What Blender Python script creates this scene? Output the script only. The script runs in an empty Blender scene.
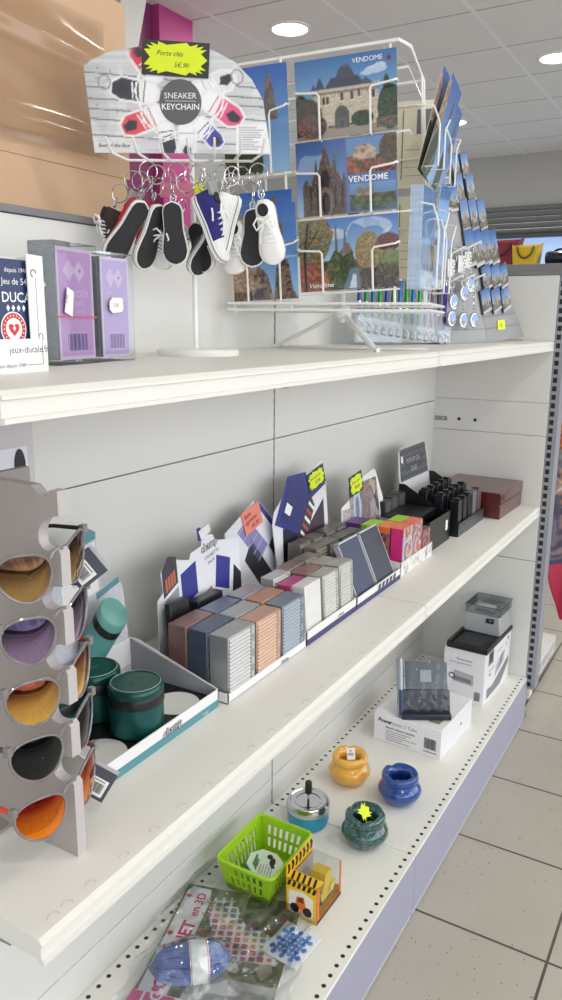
import bpy, bmesh, math, random
import numpy as np
from mathutils import Vector, Matrix
random.seed(7); RNG = np.random.RandomState(11)
PI = math.pi
scene = bpy.context.scene
COL = scene.collection
ZB, ZM, ZT = 0.160, 0.729, 1.2256          # tops of the base, middle and top shelf
SD = 0.356                                  # shelf depth

# ------------------------------------------------------------------ colour and materials
def lin(c):
    out = []
    for v in c[:3]:
        v = v / 255.0
        out.append(v / 12.92 if v <= 0.04045 else ((v + 0.055) / 1.055) ** 2.4)
    return (*out, 1.0)
_M = {}
def mat(name, rgb, rough=0.5, metal=0.0, var=0.04, scale=60.0, bump=0.0, coat=0.0, spec=0.5, emit=0.0, sheen=0.0):
    if name in _M: return _M[name]
    m = bpy.data.materials.new(name); m.use_nodes = True
    nt = m.node_tree; b = nt.nodes['Principled BSDF']
    b.inputs['Roughness'].default_value = rough; b.inputs['Metallic'].default_value = metal
    b.inputs['Coat Weight'].default_value = coat; b.inputs['Specular IOR Level'].default_value = spec
    if sheen: b.inputs['Sheen Weight'].default_value = sheen
    c = lin(rgb)
    tc = nt.nodes.new('ShaderNodeTexCoord'); nz = nt.nodes.new('ShaderNodeTexNoise')
    nz.inputs['Scale'].default_value = scale; nz.inputs['Detail'].default_value = 3
    nt.links.new(tc.outputs['Object'], nz.inputs['Vector'])
    rp = nt.nodes.new('ShaderNodeValToRGB')
    rp.color_ramp.elements[0].position = 0.3; rp.color_ramp.elements[1].position = 0.7
    rp.color_ramp.elements[0].color = (c[0]*(1-var), c[1]*(1-var), c[2]*(1-var), 1)
    rp.color_ramp.elements[1].color = (min(1, c[0]*(1+var)), min(1, c[1]*(1+var)), min(1, c[2]*(1+var)), 1)
    nt.links.new(nz.outputs['Fac'], rp.inputs['Fac']); nt.links.new(rp.outputs['Color'], b.inputs['Base Color'])
    if bump:
        bp = nt.nodes.new('ShaderNodeBump'); bp.inputs['Strength'].default_value = bump; bp.inputs['Distance'].default_value = 0.002
        nt.links.new(nz.outputs['Fac'], bp.inputs['Height']); nt.links.new(bp.outputs['Normal'], b.inputs['Normal'])
    if emit:
        b.inputs['Emission Color'].default_value = c; b.inputs['Emission Strength'].default_value = emit
    _M[name] = m; return m
def clear(name, tint=(245, 248, 250), base=0.04, rough=0.03, power=0.9, bump=0.0, bscale=30):
    """clear plastic or glass: transparent mixed with a fresnel gloss"""
    if name in _M: return _M[name]
    m = bpy.data.materials.new(name); m.use_nodes = True; nt = m.node_tree; nt.nodes.clear()
    o = nt.nodes.new('ShaderNodeOutputMaterial'); mx = nt.nodes.new('ShaderNodeMixShader')
    t = nt.nodes.new('ShaderNodeBsdfTransparent'); g = nt.nodes.new('ShaderNodeBsdfGlossy')
    t.inputs['Color'].default_value = lin(tint); g.inputs['Roughness'].default_value = rough
    lw = nt.nodes.new('ShaderNodeLayerWeight'); lw.inputs['Blend'].default_value = 0.25
    ma = nt.nodes.new('ShaderNodeMath'); ma.operation = 'MULTIPLY_ADD'; ma.inputs[1].default_value = power; ma.inputs[2].default_value = base
    nt.links.new(lw.outputs['Fresnel'], ma.inputs[0]); nt.links.new(ma.outputs[0], mx.inputs[0])
    nt.links.new(t.outputs[0], mx.inputs[1]); nt.links.new(g.outputs[0], mx.inputs[2]); nt.links.new(mx.outputs[0], o.inputs[0])
    if bump:
        tc = nt.nodes.new('ShaderNodeTexCoord'); nz = nt.nodes.new('ShaderNodeTexNoise'); nz.inputs['Scale'].default_value = bscale
        bp = nt.nodes.new('ShaderNodeBump'); bp.inputs['Strength'].default_value = bump; bp.inputs['Distance'].default_value = 0.01
        nt.links.new(tc.outputs['Object'], nz.inputs['Vector']); nt.links.new(nz.outputs['Fac'], bp.inputs['Height'])
        nt.links.new(bp.outputs['Normal'], g.inputs['Normal']); nt.links.new(bp.outputs['Normal'], lw.inputs['Normal'])
    _M[name] = m; return m
def print_mat(rough=0.35, coat=0.0):
    k = 'printed_card_%.2f_%.2f' % (rough, coat)
    if k in _M: return _M[k]
    m = bpy.data.materials.new(k); m.use_nodes = True; nt = m.node_tree; b = nt.nodes['Principled BSDF']
    a = nt.nodes.new('ShaderNodeAttribute'); a.attribute_name = 'Ink'
    nt.links.new(a.outputs['Color'], b.inputs['Base Color']); b.inputs['Roughness'].default_value = rough
    b.inputs['Coat Weight'].default_value = coat
    _M[k] = m; return m
def node_math(nt, op, a, b=None):
    n = nt.nodes.new('ShaderNodeMath'); n.operation = op
    for i, v in enumerate((a, b)):
        if v is None: continue
        if isinstance(v, (int, float)): n.inputs[i].default_value = v
        else: nt.links.new(v, n.inputs[i])
    return n.outputs[0]

# ------------------------------------------------------------------ mesh building
ID = Matrix.Identity(4)
def frame(o, x, n):
    x = Vector(x).normalized(); n = Vector(n); n = (n - x * n.dot(x)).normalized(); y = n.cross(x)
    M = Matrix.Identity(4)
    for i in range(3): M[i][0], M[i][1], M[i][2], M[i][3] = x[i], y[i], n[i], o[i]
    return M
def T(x, y, z): return Matrix.Translation((x, y, z))
def RX(a): return Matrix.Rotation(a, 4, 'X')
def RY(a): return Matrix.Rotation(a, 4, 'Y')
def RZ(a): return Matrix.Rotation(a, 4, 'Z')
class MB:
    def __init__(s): s.v = []; s.f = []; s.m = []; s.mats = []
    def mi(s, m):
        if m not in s.mats: s.mats.append(m)
        return s.mats.index(m)
    def add(s, vs, fs, m, M=ID):
        b = len(s.v); k = s.mi(m)
        s.v += [tuple(M @ Vector(p)) for p in vs]
        s.f += [tuple(i + b for i in f) for f in fs]; s.m += [k] * len(fs); return s
    def box(s, x0, x1, y0, y1, z0, z1, m, M=ID):
        v = [(x, y, z) for z in (z0, z1) for y in (y0, y1) for x in (x0, x1)]
        return s.add(v, [(0, 2, 3, 1), (4, 5, 7, 6), (0, 1, 5, 4), (2, 6, 7, 3), (0, 4, 6, 2), (1, 3, 7, 5)], m, M)
    def prism(s, poly, z0, z1, m, M=ID, side=None):
        n = len(poly)
        a = sum(poly[i][0]*poly[(i+1) % n][1] - poly[(i+1) % n][0]*poly[i][1] for i in range(n))
        if a < 0: poly = poly[::-1]
        v = [(p[0], p[1], z0) for p in poly] + [(p[0], p[1], z1) for p in poly]
        s.add(v, [tuple(range(n - 1, -1, -1)), tuple(range(n, 2*n))], m, M)
        return s.add(v, [(i, (i+1) % n, n + (i+1) % n, n + i) for i in range(n)], side or m, M)
    def lathe(s, prof, m, M=ID, n=32, cap0=True, cap1=True):
        v = []; f = []; k = len(prof)
        for r, z in prof:
            for i in range(n): v.append((r*math.cos(2*PI*i/n), r*math.sin(2*PI*i/n), z))
        for j in range(k - 1):
            for i in range(n): f.append((j*n+i, j*n+(i+1) % n, (j+1)*n+(i+1) % n, (j+1)*n+i))
        if cap0 and prof[0][0] > 1e-5: f.append(tuple(range(n - 1, -1, -1)))
        if cap1 and prof[-1][0] > 1e-5: f.append(tuple((k-1)*n + i for i in range(n)))
        return s.add(v, f, m, M)
    def cyl(s, p0, p1, r, m, n=16, r1=None, M=ID):
        p0 = Vector(p0); p1 = Vector(p1); d = p1 - p0
        x = d.orthogonal(); F = frame(p0, x, d)
        return s.lathe([(r, 0), (r if r1 is None else r1, d.length)], m, M @ F, n)
    def tube(s, pts, r, m, n=8, closed=False, M=ID, caps=True, flat=1.0):
        P = [Vector(p) for p in pts]; K = len(P); v = []; f = []
        up = None
        for i in range(K):
            a = P[(i - 1) % K] if (closed or i > 0) else P[i]
            b = P[(i + 1) % K] if (closed or i < K - 1) else P[i]
            t = (b - a).normalized()
            if up is None: up = t.orthogonal().normalized()
            up = (up - t * up.dot(t)); up = up.normalized() if up.length > 1e-6 else t.orthogonal().normalized()
            w = t.cross(up)
            rr = r[i] if isinstance(r, (list, tuple)) else r
            for j in range(n):
                a_ = 2*PI*j/n; v.append(tuple(P[i] + up*math.cos(a_)*rr + w*math.sin(a_)*rr*flat))
        R = K if closed else K - 1
        for i in range(R):
            for j in range(n):
                f.append((i*n+j, i*n+(j+1) % n, ((i+1) % K)*n+(j+1) % n, ((i+1) % K)*n+j))
        if not closed and caps: f += [tuple(range(n - 1, -1, -1)), tuple((K-1)*n + j for j in range(n))]
        return s.add(v, f, m, M)
    def ball(s, c, r, m, M=ID, n=20, k=12):
        r = (r, r, r) if isinstance(r, (int, float)) else r
        v = []; f = []
        for j in range(k + 1):
            t = PI*j/k
            for i in range(n):
                a = 2*PI*i/n; v.append((c[0]+r[0]*math.sin(t)*math.cos(a), c[1]+r[1]*math.sin(t)*math.sin(a), c[2]-r[2]*math.cos(t)))
        for j in range(k):
            for i in range(n): f.append((j*n+i, j*n+(i+1) % n, (j+1)*n+(i+1) % n, (j+1)*n+i))
        return s.add(v, f, m, M)
    def loft(s, rings, m, M=ID, caps=True):
        n = len(rings[0]); v = [p for r in rings for p in r]; f = []
        for j in range(len(rings) - 1):
            for i in range(n): f.append((j*n+i, j*n+(i+1) % n, (j+1)*n+(i+1) % n, (j+1)*n+i))
        if caps: f += [tuple(range(n - 1, -1, -1)), tuple((len(rings)-1)*n + i for i in range(n))]
        return s.add(v, f, m, M)
    def sheet(s, fn, nu, nv, m, M=ID):
        v = [fn(i/nu, j/nv) for j in range(nv + 1) for i in range(nu + 1)]
        f = [(j*(nu+1)+i, j*(nu+1)+i+1, (j+1)*(nu+1)+i+1, (j+1)*(nu+1)+i) for j in range(nv) for i in range(nu)]
        return s.add(v, f, m, M)
    def text(s, string, size, m, M=ID, bold=0.0, shear=0.0, align='LEFT', spacing=1.0, depth=0.0):
        v, f = glyphs(string, bold, shear, align, spacing)
        return s.add([(x*size, y*size, depth) for x, y, z in v], f, m, M)
    def build(s, name, parent=None, bevel=0.0, smooth=35, seg=2, solid=0.0, sub=0):
        me = bpy.data.meshes.new(name); me.from_pydata(s.v, [], s.f)
        for m in s.mats: me.materials.append(m)
        me.polygons.foreach_set('material_index', s.m)
        bm = bmesh.new(); bm.from_mesh(me); bmesh.ops.remove_doubles(bm, verts=bm.verts, dist=1e-6)
        if smooth is not None:
            for fc in bm.faces: fc.smooth = True
        bm.to_mesh(me); bm.free()
        if smooth is not None: me.set_sharp_from_angle(angle=math.radians(smooth))
        o = bpy.data.objects.new(name, me); COL.objects.link(o)
        if parent: o.parent = parent
        if solid:
            md = o.modifiers.new('Thickness', 'SOLIDIFY'); md.thickness = solid; md.offset = 0
        if sub:
            md = o.modifiers.new('Smooth', 'SUBSURF'); md.levels = sub; md.render_levels = sub
        if bevel:
            md = o.modifiers.new('Edge', 'BEVEL'); md.width = bevel; md.segments = seg; md.limit_method = 'ANGLE'; md.angle_limit = math.radians(40)
        return o
_G = {}
def glyphs(string, bold, shear, align, spacing):
    k = (string, bold, shear, align, spacing)
    if k in _G: return _G[k]
    cu = bpy.data.curves.new('type', 'FONT'); cu.body = string; cu.size = 1.0; cu.shear = shear; cu.offset = bold
    cu.align_x = align; cu.space_character = spacing; cu.resolution_u = 2; cu.fill_mode = 'FRONT'
    ob = bpy.data.objects.new('type', cu); COL.objects.link(ob)
    dg = bpy.context.evaluated_depsgraph_get(); dg.update()
    me = bpy.data.meshes.new_from_object(ob.evaluated_get(dg))
    r = ([tuple(v.co) for v in me.vertices], [tuple(p.vertices) for p in me.polygons])
    bpy.data.objects.remove(ob); bpy.data.curves.remove(cu); bpy.data.meshes.remove(me)
    _G[k] = r; return r
def thing(name, label, cat, loc=(0, 0, 0), rz=0.0, group=None):
    o = bpy.data.objects.new(name, None); COL.objects.link(o); o.empty_display_size = 0.05
    o.location = loc; o.rotation_euler = (0, 0, rz); return tag(o, label, cat, group)
def tag(o, label, cat, group=None):
    o['label'] = label; o['category'] = cat
    if group: o['group'] = group
    return o
def structure(o): o['kind'] = 'structure'; return o
def copy_thing(src, label, loc, rot=None):
    c = src.copy(); COL.objects.link(c); c.location = loc; c['label'] = label
    if rot is not None: c.rotation_euler = rot
    for ch in list(src.children):
        d = ch.copy(); COL.objects.link(d); d.parent = c
        for g in list(ch.children):
            e = g.copy(); COL.objects.link(e); e.parent = d
    return c

# ------------------------------------------------------------------ printed pictures: ink on a fine grid of card
class Ink:
    def __init__(s, w, h, bg): s.w, s.h = w, h; s.a = np.ones((h, w, 3)) * np.array(bg, float); s.U, s.V = np.meshgrid((np.arange(w)+.5)/w, (np.arange(h)+.5)/h)
    def put(s, mask, c, al=1.0):
        c = np.asarray(c, float); s.a[mask] = s.a[mask]*(1-al) + (c if c.ndim == 1 else c[mask])*al; return s
    def rect(s, u0, v0, u1, v1, c, al=1.0): return s.put((s.U >= u0) & (s.U <= u1) & (s.V >= v0) & (s.V <= v1), c, al)
    def ell(s, cu, cv, ru, rv, c, al=1.0, rot=0.0):
        du, dv = s.U - cu, (s.V - cv); k = s.h / s.w
        x = du*math.cos(rot) + dv*k*math.sin(rot); y = -du*math.sin(rot) + dv*k*math.cos(rot)
        return s.put((x/ru)**2 + (y/(rv*k))**2 <= 1, c, al)
    def mask(s, p):
        m = np.zeros(s.U.shape, bool); n = len(p)
        for i in range(n):
            (x0, y0), (x1, y1) = p[i], p[(i+1) % n]
            if y0 == y1: continue
            c = ((y0 > s.V) != (y1 > s.V)) & (s.U < (x1-x0)*(s.V-y0)/(y1-y0) + x0); m ^= c
        return m
    def poly(s, p, c, al=1.0): return s.put(s.mask(p), c, al)
    def line(s, p, wd, c, al=1.0):
        k = s.h / s.w
        for (x0, y0), (x1, y1) in zip(p[:-1], p[1:]):
            dx, dy = x1-x0, (y1-y0)*k; L = dx*dx + dy*dy + 1e-12
            t = np.clip(((s.U-x0)*dx + (s.V-y0)*k*dy)/L, 0, 1)
            s.put((s.U-x0-t*dx)**2 + ((s.V-y0)*k - t*dy)**2 <= (wd/2)**2, c, al)
        return s
    def grad(s, v0, v1, c0, c1, m=None):
        t = np.clip((s.V - v0)/(v1 - v0), 0, 1)[..., None]; im = np.array(c0)*(1-t) + np.array(c1)*t
        k = (s.V >= min(v0, v1)) & (s.V <= max(v0, v1))
        return s.put(k if m is None else m, im)
    def noise(s, n, seed=0):
        r = np.random.RandomState(seed); g = r.rand(int(n*s.h/s.w)+3, n+3)
        x = s.U*n; y = s.V*n*s.h/s.w; i = x.astype(int); j = y.astype(int); fx = x-i; fy = y-j
        return (g[j, i]*(1-fx)+g[j, i+1]*fx)*(1-fy) + (g[j+1, i]*(1-fx)+g[j+1, i+1]*fx)*fy
    def mottle(s, m, cols, n=30, seed=0, al=1.0):
        q = (s.noise(n, seed)*.6 + s.noise(n*2, seed+1)*.4); q = np.clip((q-.2)/.6, 0, .999)*len(cols)
        return s.put(m, np.array(cols, float)[q.astype(int)], al)
    def R(s, u0, v0, u1, v1): return (s.U >= u0) & (s.U <= u1) & (s.V >= v0) & (s.V <= v1)
    def E(s, cu, cv, ru, rv): return ((s.U-cu)/ru)**2 + ((s.V-cv)/rv)**2 <= 1
def print_part(name, parent, ink, W, H, M, nu, rough=0.35, coat=0.0, bounds=None, warp=None):
    """grid of card W x H (local x right, y up, facing local z) carrying the ink; bounds(v) gives the outline of a row"""
    nv = max(2, round(nu * H / W)); v = []; idx = []
    for j in range(nv + 1):
        b0, b1 = bounds(j/nv) if bounds else (0.0, 1.0)
        for i in range(nu + 1):
            u = b0 + (b1-b0)*i/nu; w = j/nv
            z = warp(u, w) if warp else 0.0
            v.append(tuple(M @ Vector((u*W, w*H, z)))); idx.append((min(ink.h-1, int(w*ink.h)), min(ink.w-1, int(u*ink.w))))
    f = [(j*(nu+1)+i, j*(nu+1)+i+1, (j+1)*(nu+1)+i+1, (j+1)*(nu+1)+i) for j in range(nv) for i in range(nu)]
    me = bpy.data.meshes.new(name); me.from_pydata(v, [], f); me.materials.append(print_mat(rough, coat))
    a = ink.a / 255.0; p = np.pad(a, ((1, 1), (1, 1), (0, 0)), 'edge')
    a = (p[1:-1, 1:-1]*2 + p[:-2, 1:-1] + p[2:, 1:-1] + p[1:-1, :-2] + p[1:-1, 2:])/6
    c = a[[q[0] for q in idx], [q[1] for q in idx]]
    c = np.where(c <= .04045, c/12.92, ((c+.055)/1.055)**2.4)
    at = me.attributes.new('Ink', 'FLOAT_COLOR', 'POINT'); at.data.foreach_set('color', np.hstack([c, np.ones((len(c), 1))]).astype(np.float32).ravel())
    for q in me.polygons: q.use_smooth = True
    o = bpy.data.objects.new(name, me); COL.objects.link(o)
    if parent: o.parent = parent
    return o

# common materials
WHITE = mat('shelf_white_enamel', (226, 224, 217), 0.42, var=0.015, scale=4)
PANEL = mat('panel_white_enamel', (222, 221, 217), 0.5, var=0.015, scale=3)
RAIL = mat('white_rail_plastic', (236, 236, 232), 0.25, var=0.01)
GREYM = mat('grey_steel', (150, 152, 156), 0.42, 0.3, var=0.03)
DARK = mat('dark_gap', (52, 52, 54), 0.8)
BLACK = mat('black_plastic', (24, 24, 27), 0.38)
CARDW = mat('white_card', (238, 237, 234), 0.5, var=0.01)
CARDG = mat('grey_card', (184, 184, 186), 0.6, var=0.02)
WIRE = mat('white_coated_wire', (238, 238, 236), 0.3, var=0.01)
CHROME = mat('chrome_steel', (205, 205, 208), 0.14, 1.0, var=0.02)
NEON = mat('neon_yellow_card', (222, 240, 40), 0.6, var=0.01)
INK = mat('black_ink', (28, 28, 32), 0.6)
WINK = mat('white_ink', (245, 245, 245), 0.5, var=0.0)
GINK = mat('grey_ink', (120, 122, 126), 0.6)
STAR = lambda w, h, n=22, r=0.78, seed=1: [((w/2)*(1 if k % 2 == 0 else r)*math.copysign(abs(math.cos(t))**.45, math.cos(t)), (h/2)*(1 if k % 2 == 0 else r)*math.copysign(abs(math.sin(t))**.45, math.sin(t))) for k in range(n*2) for t in [PI*k/n]]
def barcode(mb, x, y, w, h, m, M, bg=None, n=16, seed=3, dz=0.0002):
    r = random.Random(seed)
    if bg: mb.box(x - w*.06, x + w*1.06, y - h*.1, y + h*1.08, 0, dz*.5, bg, M)
    p = x
    while p < x + w:
        b = w/n*(0.25 + .5*r.random()); mb.box(p, min(p + b, x+w), y, y + h, 0, dz, m, M); p += b + w/n*(0.2 + .4*r.random())

# ------------------------------------------------------------------ the setting
def grid_mat(name, base, line, sx, ox, sy, oy, wx, wy, rough, speck=None, line2=None, holes=None, var=0.03):
    """tile pattern in object space: lines every sx / sy; optional speckle"""
    m = bpy.data.materials.new(name); m.use_nodes = True; nt = m.node_tree; b = nt.nodes['Principled BSDF']
    tc = nt.nodes.new('ShaderNodeTexCoord'); sp = nt.nodes.new('ShaderNodeSeparateXYZ'); nt.links.new(tc.outputs['Object'], sp.inputs[0])
    def ln(o, s, off, w):
        q = node_math(nt, 'FRACT', node_math(nt, 'DIVIDE', node_math(nt, 'SUBTRACT', o, off - 50*s), s))
        q = node_math(nt, 'ABSOLUTE', node_math(nt, 'SUBTRACT', q, 0.5))
        return node_math(nt, 'GREATER_THAN', q, 0.5 - w/s/2)
    lx = ln(sp.outputs[0], sx, ox, wx); ly = ln(sp.outputs[1], sy, oy, wy)
    nz = nt.nodes.new('ShaderNodeTexNoise'); nz.inputs['Scale'].default_value = 5; nz.inputs['Detail'].default_value = 6
    nt.links.new(tc.outputs['Object'], nz.inputs['Vector'])
    rp = nt.nodes.new('ShaderNodeValToRGB'); c = lin(base)
    rp.color_ramp.elements[0].position = .35; rp.color_ramp.elements[1].position = .65
    rp.color_ramp.elements[0].color = tuple(x*(1-var) for x in c[:3]) + (1,); rp.color_ramp.elements[1].color = tuple(x*(1+var) for x in c[:3]) + (1,)
    nt.links.new(nz.outputs['Fac'], rp.inputs['Fac']); cur = rp.outputs['Color']
    def mix(f, a, colr):
        x = nt.nodes.new('ShaderNodeMix'); x.data_type = 'RGBA'; nt.links.new(f, x.inputs['Factor']); nt.links.new(a, x.inputs['A']); x.inputs['B'].default_value = lin(colr); return x.outputs['Result']
    if speck:
        vo = nt.nodes.new('ShaderNodeTexVoronoi'); vo.inputs['Scale'].default_value = speck[1]; nt.links.new(tc.outputs['Object'], vo.inputs['Vector'])
        n2 = nt.nodes.new('ShaderNodeTexNoise'); n2.inputs['Scale'].default_value = speck[1]*.6; nt.links.new(tc.outputs['Object'], n2.inputs['Vector'])
        f = node_math(nt, 'MULTIPLY', node_math(nt, 'LESS_THAN', vo.outputs['Distance'], speck[2]), node_math(nt, 'GREATER_THAN', n2.outputs['Fac'], .54))
        cur = mix(f, cur, speck[0])
    cur = mix(lx, cur, line); cur = mix(ly, cur, line2 or line)
    nt.links.new(cur, b.inputs['Base Color']); b.inputs['Roughness'].default_value = rough
    return m
FLOOR = grid_mat('speckled_floor_tile', (180, 174, 162), (84, 80, 76), .3057, .0305, .3057, -.641, .006, .006, .32, ((110, 98, 84), 75, .13))
CEIL = grid_mat('mineral_ceiling_tile', (228, 226, 220), (176, 174, 170), .6, 2.885, .6, .565, .014, .022, .9, None, (236, 236, 232), var=.012)
structure(MB().box(-4.5, 6.6, -3.6, 6.0, -.05, 0, FLOOR).build('floor', smooth=None))
structure(MB().box(-4.5, 6.6, -3.6, 6.0, 2.82, 2.87, CEIL).build('ceiling', smooth=None))
WALLG = mat('grey_wall_paint', (166, 165, 160), .8, var=.02, scale=2)
WALLW = mat('white_wall_paint', (232, 230, 224), .8, var=.015, scale=2)
MAGENTA = mat('magenta_wall_paint', (176, 62, 128), .6, var=.02, scale=2)
# far wall with a window opening, roller shutter slats above the glass
fw = MB()
fw.box(6.5, 6.6, -3.6, 6, 2.36, 2.82, WALLG); fw.box(6.5, 6.6, -3.6, 6, 0, 1.0, WALLG)
fw.box(6.5, 6.6, 3.2, 6, 1.0, 2.36, WALLG); fw.box(6.5, 6.6, -3.6, -1.4, 1.0, 2.36, WALLG)
structure(fw.build('wall_far', smooth=None))
SHUT = mat('grey_shutter_slat', (128, 130, 128), .35, .4, var=.03)
sh = MB()
for k in range(5):
    z1 = 2.36 - k*.052
    sh.loft([[(6.50, y, z1), (6.44, y, z1 - .006), (6.425, y, z1 - .026), (6.44, y, z1 - .046), (6.50, y, z1 - .05)] for y in (-1.4, 3.2)], SHUT)
sh.box(6.42, 6.5, -1.4, 3.2, 2.065, 2.1, mat('dark_shutter_rail', (58, 60, 66), .5))
structure(sh.build('trim_1'))
wn = MB(); FRAMEM = mat('pale_window_frame', (214, 218, 224), .5)
wn.box(6.53, 6.58, -1.4, 3.2, 1.0, 1.05, FRAMEM)
for y in (-1.4, .12, 1.65, 3.15): wn.box(6.53, 6.58, y, y + .05, 1.05, 2.07, FRAMEM)
w_ = structure(wn.build('window_1', smooth=None))
pane = MB().box(6.55, 6.556, -1.38, 3.18, 1.05, 2.07, mat('daylit_frosted_pane', (150, 176, 214), .4, emit=.75)).build('pane', w_, smooth=None)
# white wall and magenta wall end beyond the display
wl = MB(); wl.box(-4.5, 1.99, 1.95, 2.05, 0, 2.82, WALLW)
wl.prism([(1.50, 1.5), (1.92, 2.82), (1.76, 2.82), (1.2, 1.5)], 0.02, .06, WALLW, frame((0, 1.95, 0), (1, 0, 0), (0, -1, 0)))
structure(wl.build('wall_back', smooth=None))
wm = MB().box(1.40, 2.02, 1.945, 1.949, 0, 2.82, mat('shaded_magenta_paint', (124, 40, 92), .6, var=.02, scale=2)).box(2.02, 2.30, 1.90, 2.30, 0, 2.82, MAGENTA)  # recessed part: same magenta, darkened in the colour to stand for shade
structure(wm.build('wall_accent', smooth=None))
# shop front behind the photographer, daylight comes through its openings
sf = MB(); FR = mat('dark_shopfront_frame', (70, 70, 74), .4, .3)
sf.box(-4.5, 6.6, -3.6, -3.5, 0, .25, WALLW); sf.box(-4.5, 6.6, -3.6, -3.5, 2.5, 2.82, WALLW)
for x in (-4.5, -3.0, -1.5, 0, 1.5, 3.0, 4.5, 6.5): sf.box(x, x + .09, -3.58, -3.5, .25, 2.5, FR)
for x in (-3.2, -.9, .9, 2.2, 4.0): sf.box(x, x + .55, -3.6, -3.5, .25, 2.5, mat('brown_shopfront_pier', (120, 96, 78), .7))
sf.box(-4.5, 6.6, -3.6, -3.5, .25, .8, mat('brown_shopfront_pier', (120, 96, 78), .7))
sf.box(-4.5, 6.6, -3.57, -3.51, 1.95, 2.0, FR)
structure(sf.build('wall_shopfront', smooth=None))
# fill lamp added at the shop front openings to brighten the shelf interiors
l = bpy.data.lights.new('daylight_fill', 'AREA'); l.shape = 'RECTANGLE'; l.size = 9.0; l.size_y = 1.7; l.energy = 92; l.color = (.93, .96, 1.0)
o = bpy.data.objects.new('daylight_fill', l); COL.objects.link(o); o.location = (.5, -3.45, 1.45); o.rotation_euler = (PI/2, 0, 0)
# ceiling downlights
LAMP = mat('lit_lamp_disc', (255, 250, 238), .5, emit=6.0)
def downlight(x, y, label):
    t = thing('ceiling_downlight', label, 'ceiling light', (x, y, 2.82), 0, 'round ceiling downlights')
    MB().lathe([(.112, 0), (.114, -.006), (.098, -.010), (.094, -.004), (.094, 0)], WIRE, cap0=False, cap1=False).build('trim_ring', t)
    MB().lathe([(.094, -.002), (.0001, -.002)], LAMP, cap0=False).build('light_disc', t)
    l = bpy.data.lights.new('lamp', 'AREA'); l.shape = 'DISK'; l.size = .18; l.energy = 9; l.color = (1, .95, .87)
    o = bpy.data.objects.new('lamp', l); COL.objects.link(o); o.location = (x, y, 2.805)
downlight(2.631, 1.494, 'round lit ceiling downlight above the postcard rack and keychain board')
downlight(3.813, .340, 'round lit ceiling downlight above the far handbag shelf and roller shutter')
downlight(5.017, 1.368, 'small far ceiling downlight peeping out behind the drooping postcards')
for x, y in ((.2, -1.7), (-1.6, -1.9), (2.0, -1.9)):                # unseen lamps added over the aisle for light from above, outside the frame
    l = bpy.data.lights.new('lamp', 'AREA'); l.shape = 'DISK'; l.size = .2; l.energy = 10; l.color = (1, .95, .87)
    o = bpy.data.objects.new('lamp', l); COL.objects.link(o); o.location = (x, y, 2.80)

# ------------------------------------------------------------------ the shelving unit
def dot_mat(name, base, rows, pitch, rad, axis=0, off=0.0, xr=None, square=None, hole=(30, 30, 32), rough=.42):
    """enamel with punched holes: rows are positions on the other axis"""
    m = bpy.data.materials.new(name); m.use_nodes = True; nt = m.node_tree; b = nt.nodes['Principled BSDF']
    tc = nt.nodes.new('ShaderNodeTexCoord'); sp = nt.nodes.new('ShaderNodeSeparateXYZ'); nt.links.new(tc.outputs['Object'], sp.inputs[0])
    a = sp.outputs[axis[0]]; c = sp.outputs[axis[1]]
    fr = node_math(nt, 'FRACT', node_math(nt, 'DIVIDE', node_math(nt, 'SUBTRACT', a, off - 100*pitch), pitch))
    da = node_math(nt, 'MULTIPLY', node_math(nt, 'SUBTRACT', fr, .5), pitch); tot = None
    for r in rows:
        dc = node_math(nt, 'SUBTRACT', c, r)
        if square:
            h = node_math(nt, 'MULTIPLY', node_math(nt, 'LESS_THAN', node_math(nt, 'ABSOLUTE', da), square[0]), node_math(nt, 'LESS_THAN', node_math(nt, 'ABSOLUTE', dc), square[1]))
        else:
            h = node_math(nt, 'LESS_THAN', node_math(nt, 'ADD', node_math(nt, 'MULTIPLY', da, da), node_math(nt, 'MULTIPLY', dc, dc)), rad*rad)
        tot = h if tot is None else node_math(nt, 'MAXIMUM', tot, h)
    mx = nt.nodes.new('ShaderNodeMix'); mx.data_type = 'RGBA'; nt.links.new(tot, mx.inputs['Factor'])
    mx.inputs['A'].default_value = lin(base); mx.inputs['B'].default_value = lin(hole)
    nt.links.new(mx.outputs['Result'], b.inputs['Base Color']); b.inputs['Roughness'].default_value = rough
    return m
BASEM = dot_mat('punched_base_enamel', (232, 231, 224), (-.3455, -.014), .025, .0042, (0, 1), .0125)
SLOTM = dot_mat('slotted_grey_upright', (150, 153, 160), (-.3655,), .025, 0, (2, 1), 0, square=(.0075, .0062), hole=(22, 22, 26))
SLOTB = dot_mat('slotted_back_upright', (168, 168, 168), (-1.0, 0.0), .025, 0, (2, 0), 0, square=(.0075, .004), hole=(92, 90, 90))
unit = thing('shelving_unit', 'white steel gondola shelving with three shelf levels and slotted uprights', 'shelving')
def lip_profile(z):      # (y, z) section of a shelf with its price rail
    p = [(0, 0), (-.344, 0), (-.351, -.0015), (-.3555, -.006), (-.356, -.0085), (-.3535, -.0095), (-.3535, -.0225), (-.357, -.0235), (-.357, -.0275), (-.352, -.0285), (-.345, -.024), (-.02, -.024), (0, -.03)]
    return [(y, z + h) for y, h in p]
YZ = Matrix(((0, 0, 1, 0), (1, 0, 0, 0), (0, 1, 0, 0), (0, 0, 0, 1)))      # prism of (y, z) sections extruded along x
MARKM = mat('embossed_shelf_mark', (200, 196, 187), .5)
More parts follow.
